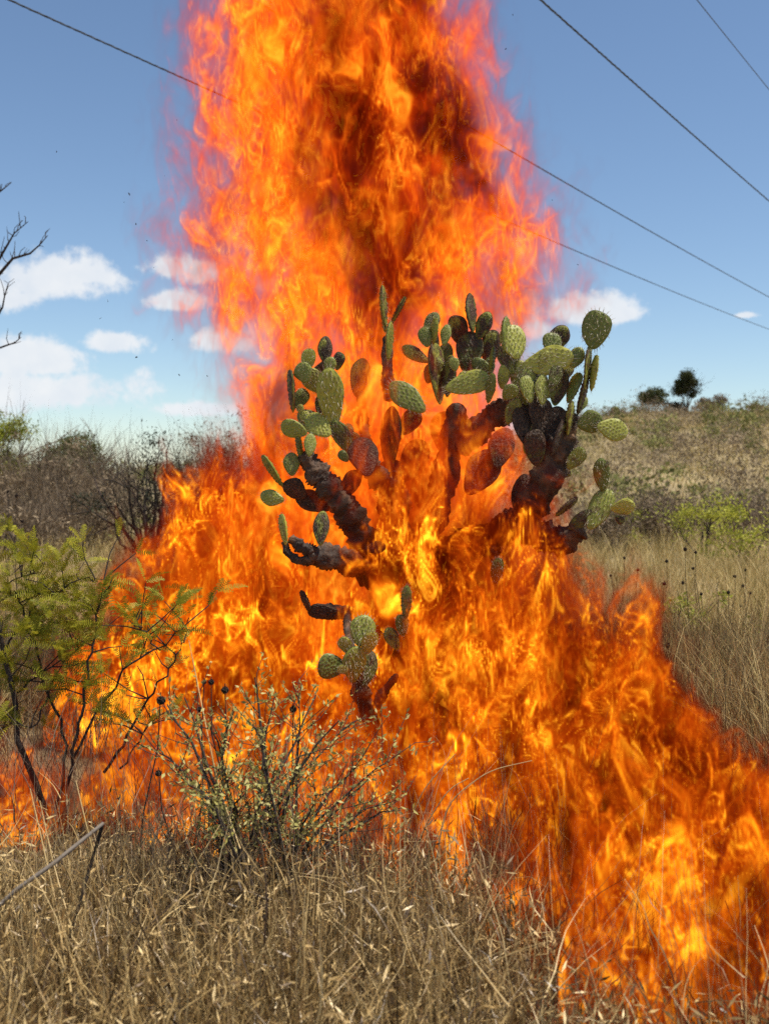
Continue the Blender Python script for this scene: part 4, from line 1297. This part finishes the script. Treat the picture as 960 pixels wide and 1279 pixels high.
def nz(i, p, lam, st=1.0):
    """noise tile i at world points p with wavelength lam (m), stretched st times upwards"""
    s = 10.0 / lam
    o = 17.3 * (i + 1)
    return tri(TILES[i % 8], p[0] * s + o, p[1] * s + 2 * o, p[2] * (s / st) + 3 * o)


def sstep(a, b, x):
    t = np.clip((x - a) / (b - a), 0, 1)
    return t * t * (3 - 2 * t)


def flame_fields(p, envf, fine, sharp, fill, sootf, wisp):
    """p: 3 arrays of world coordinates. Folded flame sheets inside the envelope; returns (flame, soot)"""
    p = [a.astype(np.float32) for a in p]
    # large rolling eddies, then smaller ones carried by them
    a1, a2 = 0.066 * fine, 0.026 * fine
    l1, l2 = 0.62 * fine, 0.24 * fine
    w = [nz(i, p, l1, 1.9) for i in range(3)]
    q = [p[0] + a1 * w[0], p[1] + a1 * w[1], p[2] + 1.5 * a1 * w[2]]
    w = [nz(i + 3, q, l2, 2.0) for i in range(3)]
    q = [q[0] + a2 * w[0], q[1] + a2 * w[1], q[2] + 1.7 * a2 * w[2]]
    e = envf(q)                                   # signed: >0 inside, metres
    n0 = nz(6, q, 0.46 * fine, 1.9)
    n1 = nz(7, q, 0.19 * fine, 3.0)
    q2 = [q[0], q[1] * 0.55, q[2]]
    n2 = nz(2, q2, 0.095 * fine, 3.2)
    n3 = nz(5, q2, 0.062 * fine, 3.0)
    edge = sstep(-0.10 - wisp, 0.20 + wisp, e + 0.07 * np.minimum(n0, 1.0) + (0.05 + 0.3 * wisp) * np.minimum(n1, 1.2) + (0.02 + 0.3 * wisp) * n2)
    rim = edge ** (1.6 + 8 * wisp)
    s1 = np.exp(-(n1 / (0.30 * sharp)) ** 2)
    s2 = np.exp(-(n2 / (0.42 * sharp)) ** 2)
    s3 = np.exp(-(n3 / 0.6) ** 2)
    big = sstep(-1.2, 1.4, n0)
    fl = rim * (fill + (0.14 + 1.0 * big) * (0.60 * s1 + 0.42 * s2 * (0.35 + s1) + 0.09 * s3 * (0.3 + s2)))
    so = sootf(p, q, n0, 0.7 * n1 + 0.5 * n2, e)
    return fl * (1 - so), fl + 0.25 * so          # glow, and what dims the light behind


def fire_volume(name, lo, hi, res, envf, fine, sharp, fill, sootf, wisp, mat, parent, tongues):
    nx, ny, nzv = res
    ax = [np.linspace(lo[i], hi[i], res[i], dtype=np.float32) for i in range(3)]
    val = np.zeros(nx * ny * nzv, dtype=np.float32)
    val2 = np.zeros(nx * ny * nzv, dtype=np.float32)

    def job(ch):
        X, Y, Z = np.meshgrid(ax[0][ch], ax[1], ax[2], indexing='ij')
        X, Y, Z = X.ravel(), Y.ravel(), Z.ravel()
        e0 = envf([X, Y, Z])
        act = np.nonzero(e0 > -0.38)[0]
        out = np.zeros(X.size, dtype=np.float32)
        if act.size:
            fl, so = flame_fields([X[act], Y[act], Z[act]], envf, fine, sharp, fill, sootf, wisp)
            out[act] = fl
            o2 = np.zeros(X.size, dtype=np.float32)
            o2[act] = so
            val2[ch[0] * ny * nzv:(ch[-1] + 1) * ny * nzv] = o2
        val[ch[0] * ny * nzv:(ch[-1] + 1) * ny * nzv] = out

    list(POOL.map(job, [c for c in np.array_split(np.arange(nx), max(4, nx // 6))]))
    val[val < 0.006] = 0
    me = bpy.data.meshes.new(name + '_samples')
    me.vertices.add(val.size)
    at = me.attributes.new('flame', 'FLOAT', 'POINT')
    at.data.foreach_set('value', val)
    val2[val2 < 0.006] = 0
    at = me.attributes.new('soot', 'FLOAT', 'POINT')
    at.data.foreach_set('value', val2)
    src = bpy.data.objects.new(name + '_samples', me)      # not linked: only a table for the geometry nodes
    ng = bpy.data.node_groups.new(name, 'GeometryNodeTree')
    ng.interface.new_socket('Geometry', in_out='INPUT', socket_type='NodeSocketGeometry')
    ng.interface.new_socket('Geometry', in_out='OUTPUT', socket_type='NodeSocketGeometry')
    N, L = ng.nodes.new, ng.links.new
    go = N('NodeGroupOutput')
    oi = N('GeometryNodeObjectInfo')
    oi.inputs['Object'].default_value = src
    pos = N('GeometryNodeInputPosition')
    vm = N('ShaderNodeVectorMath'); vm.operation = 'SUBTRACT'
    L(pos.outputs[0], vm.inputs[0]); vm.inputs[1].default_value = lo
    vd = N('ShaderNodeVectorMath'); vd.operation = 'MULTIPLY'
    L(vm.outputs[0], vd.inputs[0])
    vd.inputs[1].default_value = [(res[i] - 1) / (hi[i] - lo[i]) for i in range(3)]
    va = N('ShaderNodeVectorMath'); va.operation = 'ADD'
    L(vd.outputs[0], va.inputs[0]); va.inputs[1].default_value = (0.5, 0.5, 0.5)
    vf = N('ShaderNodeVectorMath'); vf.operation = 'FLOOR'
    L(va.outputs[0], vf.inputs[0])
    sp = N('ShaderNodeSeparateXYZ')
    L(vf.outputs[0], sp.inputs[0])

    def toint(s):
        n = N('FunctionNodeFloatToInt'); L(s, n.inputs[0]); return n.outputs[0]

    def im(op, a, b):
        n = N('FunctionNodeIntegerMath'); n.operation = op
        for i, v in enumerate((a, b)):
            if isinstance(v, int): n.inputs[i].default_value = v
            else: L(v, n.inputs[i])
        return n.outputs[0]
    ix, iy, iz = [toint(sp.outputs[i]) for i in range(3)]
    idx = im('ADD', im('MULTIPLY', im('ADD', im('MULTIPLY', ix, ny), iy), nzv), iz)
    vol = None
    for key in ('flame', 'soot'):
        na = N('GeometryNodeInputNamedAttribute'); na.data_type = 'FLOAT'; na.inputs['Name'].default_value = key
        si = N('GeometryNodeSampleIndex'); si.data_type = 'FLOAT'; si.domain = 'POINT'; si.clamp = True
        L(oi.outputs['Geometry'], si.inputs['Geometry'])
        L(na.outputs['Attribute'], si.inputs['Value'])
        L(idx, si.inputs['Index'])
        vc = N('GeometryNodeVolumeCube')
        L(si.outputs[0], vc.inputs['Density'])
        vc.inputs['Min'].default_value = lo
        vc.inputs['Max'].default_value = hi
        for i, k in enumerate('XYZ'):
            vc.inputs['Resolution ' + k].default_value = res[i]
        if vol is None:
            vol = vc.outputs[0]
        else:
            gg = N('GeometryNodeGetNamedGrid'); gg.data_type = 'FLOAT'; gg.inputs['Name'].default_value = 'density'
            L(vc.outputs[0], gg.inputs['Volume'])
            sg = N('GeometryNodeStoreNamedGrid'); sg.data_type = 'FLOAT'; sg.inputs['Name'].default_value = 'soot'
            L(vol, sg.inputs['Volume']); L(gg.outputs['Grid'], sg.inputs['Grid'])
            vol = sg.outputs[0]
    sm = N('GeometryNodeSetMaterial')
    sm.inputs['Material'].default_value = mat
    L(vol, sm.inputs['Geometry'])
    vtm = N('GeometryNodeVolumeToMesh')
    vtm.inputs['Threshold'].default_value = tongues[0]
    vtm.inputs['Adaptivity'].default_value = 0.25
    L(vol, vtm.inputs['Volume'])
    ss = N('GeometryNodeSetShadeSmooth')
    L(vtm.outputs[0], ss.inputs[0])
    s2 = N('GeometryNodeSetMaterial')
    s2.inputs['Material'].default_value = tongue_material(tongues[1], tongues[2])
    L(ss.outputs[0], s2.inputs['Geometry'])
    jn = N('GeometryNodeJoinGeometry')
    L(sm.outputs[0], jn.inputs[0]); L(s2.outputs[0], jn.inputs[0])
    L(jn.outputs[0], go.inputs[0])
    fm = bpy.data.meshes.new(name)
    fm.materials.append(mat)
    o = bpy.data.objects.new(name, fm)
    COL.objects.link(o)
    md = o.modifiers.new('flames', 'NODES')
    md.node_group = ng
    o.parent = parent
    return o


def flame_material(name, strength, absorb, power, hot=1.0):
    m = bpy.data.materials.new(name)
    m.use_nodes = True
    t = m.node_tree
    t.nodes.clear()
    L = t.links.new
    out = nd(t, 'ShaderNodeOutputMaterial')
    at = nd(t, 'ShaderNodeAttribute', attribute_name='density')
    d = at.outputs['Fac']
    ramp = nd(t, 'ShaderNodeValToRGB')
    cr = ramp.color_ramp
    cr.elements[0].position, cr.elements[0].color = 0.0, (1.0, 0.03 * hot, 0.001, 1)
    cr.elements[1].position, cr.elements[1].color = 1.0, (1.0, 0.50 * hot, 0.022, 1)
    e = cr.elements.new(0.28); e.color = (1.0, 0.145 * hot, 0.004, 1)
    e = cr.elements.new(0.6); e.color = (1.0, 0.34 * hot, 0.009, 1)
    so = nd(t, 'ShaderNodeAttribute', attribute_name='soot').outputs['Fac']
    d2 = d
    L(d2, ramp.inputs[0])
    em = nd(t, 'ShaderNodeEmission')
    L(ramp.outputs[0], em.inputs['Color'])
    L(mth(t, 'MULTIPLY', mth(t, 'POWER', d2, power), strength), em.inputs['Strength'])
    ab = nd(t, 'ShaderNodeVolumeAbsorption')
    ab.inputs['Color'].default_value = (0.10, 0.03, 0.0, 1)
    L(mth(t, 'MULTIPLY', so, absorb), ab.inputs['Density'])
    ad = nd(t, 'ShaderNodeAddShader')
    L(em.outputs[0], ad.inputs[0]); L(ab.outputs[0], ad.inputs[1])
    L(ad.outputs[0], out.inputs['Volume'])
    m.cycles.volume_sampling = 'MULTIPLE_IMPORTANCE'
    return m


def tongue_material(name, solid):
    """the brightest flame fronts: thin glowing surfaces one can look through"""
    m = bpy.data.materials.new(name)
    m.use_nodes = True
    t = m.node_tree
    t.nodes.clear()
    L = t.links.new
    out = nd(t, 'ShaderNodeOutputMaterial')
    em = nd(t, 'ShaderNodeEmission')
    em.inputs['Color'].default_value = (1.0, 0.36, 0.014, 1)
    em.inputs['Strength'].default_value = 1.9
    tr = nd(t, 'ShaderNodeBsdfTransparent')
    mx = nd(t, 'ShaderNodeMixShader')
    mx.inputs[0].default_value = solid
    L(tr.outputs[0], mx.inputs[1]); L(em.outputs[0], mx.inputs[2])
    L(mx.outputs[0], out.inputs['Surface'])
    return m


CY = 6.0                                            # distance of the cactus


def interp_env(rows, Y):
    r = np.array([(P(0, py, Y)[2], P(l, py, Y)[0], P(rr, py, Y)[0], fr, bk) for (py, l, rr, fr, bk) in rows])
    r = r[np.argsort(r[:, 0])]
    return r


# photo row, left and right flame edge, front and back distance of the column
COLUMN = interp_env([(-300, 270, 560, 6.0, 7.0), (-120, 262, 570, 5.9, 7.1), (0, 240, 600, 5.85, 7.15), (130, 232, 625, 5.8, 7.2), (200, 224, 660, 5.8, 7.2), (300, 205, 715, 5.9, 7.2),
                     (380, 222, 710, 5.98, 7.2), (430, 262, 665, 6.0, 7.1), (470, 290, 650, 5.98, 7.05), (520, 290, 650, 5.76, 7.05), (600, 270, 670, 5.68, 7.0), (700, 180, 690, 5.8, 7.0),
                     (800, 170, 720, 5.75, 7.0), (900, 170, 740, 5.7, 7.0), (960, 170, 740, 5.7, 7.0)], 6.5)


def env_column(q):
    z = q[2]
    l, r, f, b = [np.interp(z, COLUMN[:, 0], COLUMN[:, k]) for k in (1, 2, 3, 4)]
    cx, cy = (l + r) / 2, (f + b) / 2
    rx, ry = (r - l) / 2, (b - f) / 2
    d = np.sqrt(((q[0] - cx) / rx) ** 2 + ((q[1] - cy) / ry) ** 2)
    e = (1 - d) * np.minimum(rx, ry) * 1.15
    e = np.minimum(e, (5.15 - z) * 0.35)
    return np.minimum(e, (z + 0.02) * 2.0).astype(np.float32)


def env_blobs(blobs, q):
    e = np.full(q[0].shape, -1.0, np.float32)
    for (x, y, rx, ry, h) in blobs:
        zz = np.maximum(q[2] + 0.05, 0) / h
        k = np.sqrt(np.maximum(1 - zz * 0.78, 0.0)) + 1e-3
        d = np.sqrt(((q[0] - x) / (rx * k)) ** 2 + ((q[1] - y) / (ry * k)) ** 2)
        v = np.minimum((1 - d) * min(rx, ry) * k * 1.4, (1 - zz) * h * 0.45)
        e = np.maximum(e, v)
    return e.astype(np.float32)


fire = bpy.data.objects.new('fire', None)
COL.objects.link(fire)
fire.location = (0, 0, 0)
fire['label'] = 'tall orange blaze engulfing the cactus and spreading through dry grass'
fire['category'] = 'fire'
fire['kind'] = 'stuff'


def soot_column(p, q, n0, n1, e):
    """dark sooty pockets in the heart of the column, mostly its upper right"""
    c = nz(1, q, 0.75, 1.6)
    g = np.exp(-(((p[0] - 0.12 - 0.05 * (p[2] - 3)) / 0.5) ** 2)) * sstep(1.9, 3.0, p[2])
    return np.clip(sstep(-0.1, 1.5, 0.8 * c + 0.5 * n1 + 1.6 * g - 0.3) * 0.82 * sstep(0.05, 0.25, e), 0, 0.97)


def soot_ground(p, q, n0, n1, e):
    c = nz(1, q, 0.55, 1.4)
    return np.clip(sstep(0.2, 1.8, c + 0.5 * n1) * 0.65 * sstep(0.0, 0.12, e), 0, 0.9)


FAR = [g for g in GROUND if g[1] >= 4.6]
NEAR = [g for g in GROUND if g[1] < 4.6]
fire_volume('flame_column', (-1.5, 5.55, 0.0), (1.35, 7.3, 5.2), (320, 88, 420), env_column, 0.56, 1.45, 0.14, soot_column, 0.10, flame_material('column_flame', 28.5, 13.0, 1.65, 0.74), fire, (1.1, 'column_tongue', 0.03))
fire_volume('ground_flames', (-2.05, 4.2, 0.0), (1.95, 6.95, 1.6), (440, 150, 180), lambda q: env_blobs(FAR, q), 0.58, 0.95, 0.12, soot_ground, 0.0, flame_material('ground_flame', 112.0, 28.0, 2.35, 0.98), fire, (0.9, 'ground_tongue', 0.16))
fire_volume('ground_flames', (-2.1, 2.25, 0.0), (2.1, 4.95, 0.8), (560, 190, 110), lambda q: env_blobs(NEAR, q), 0.46, 0.95, 0.12, soot_ground, 0.0, flame_material('near_flame', 120.0, 31.0, 2.3), fire, (0.9, 'near_tongue', 0.16))
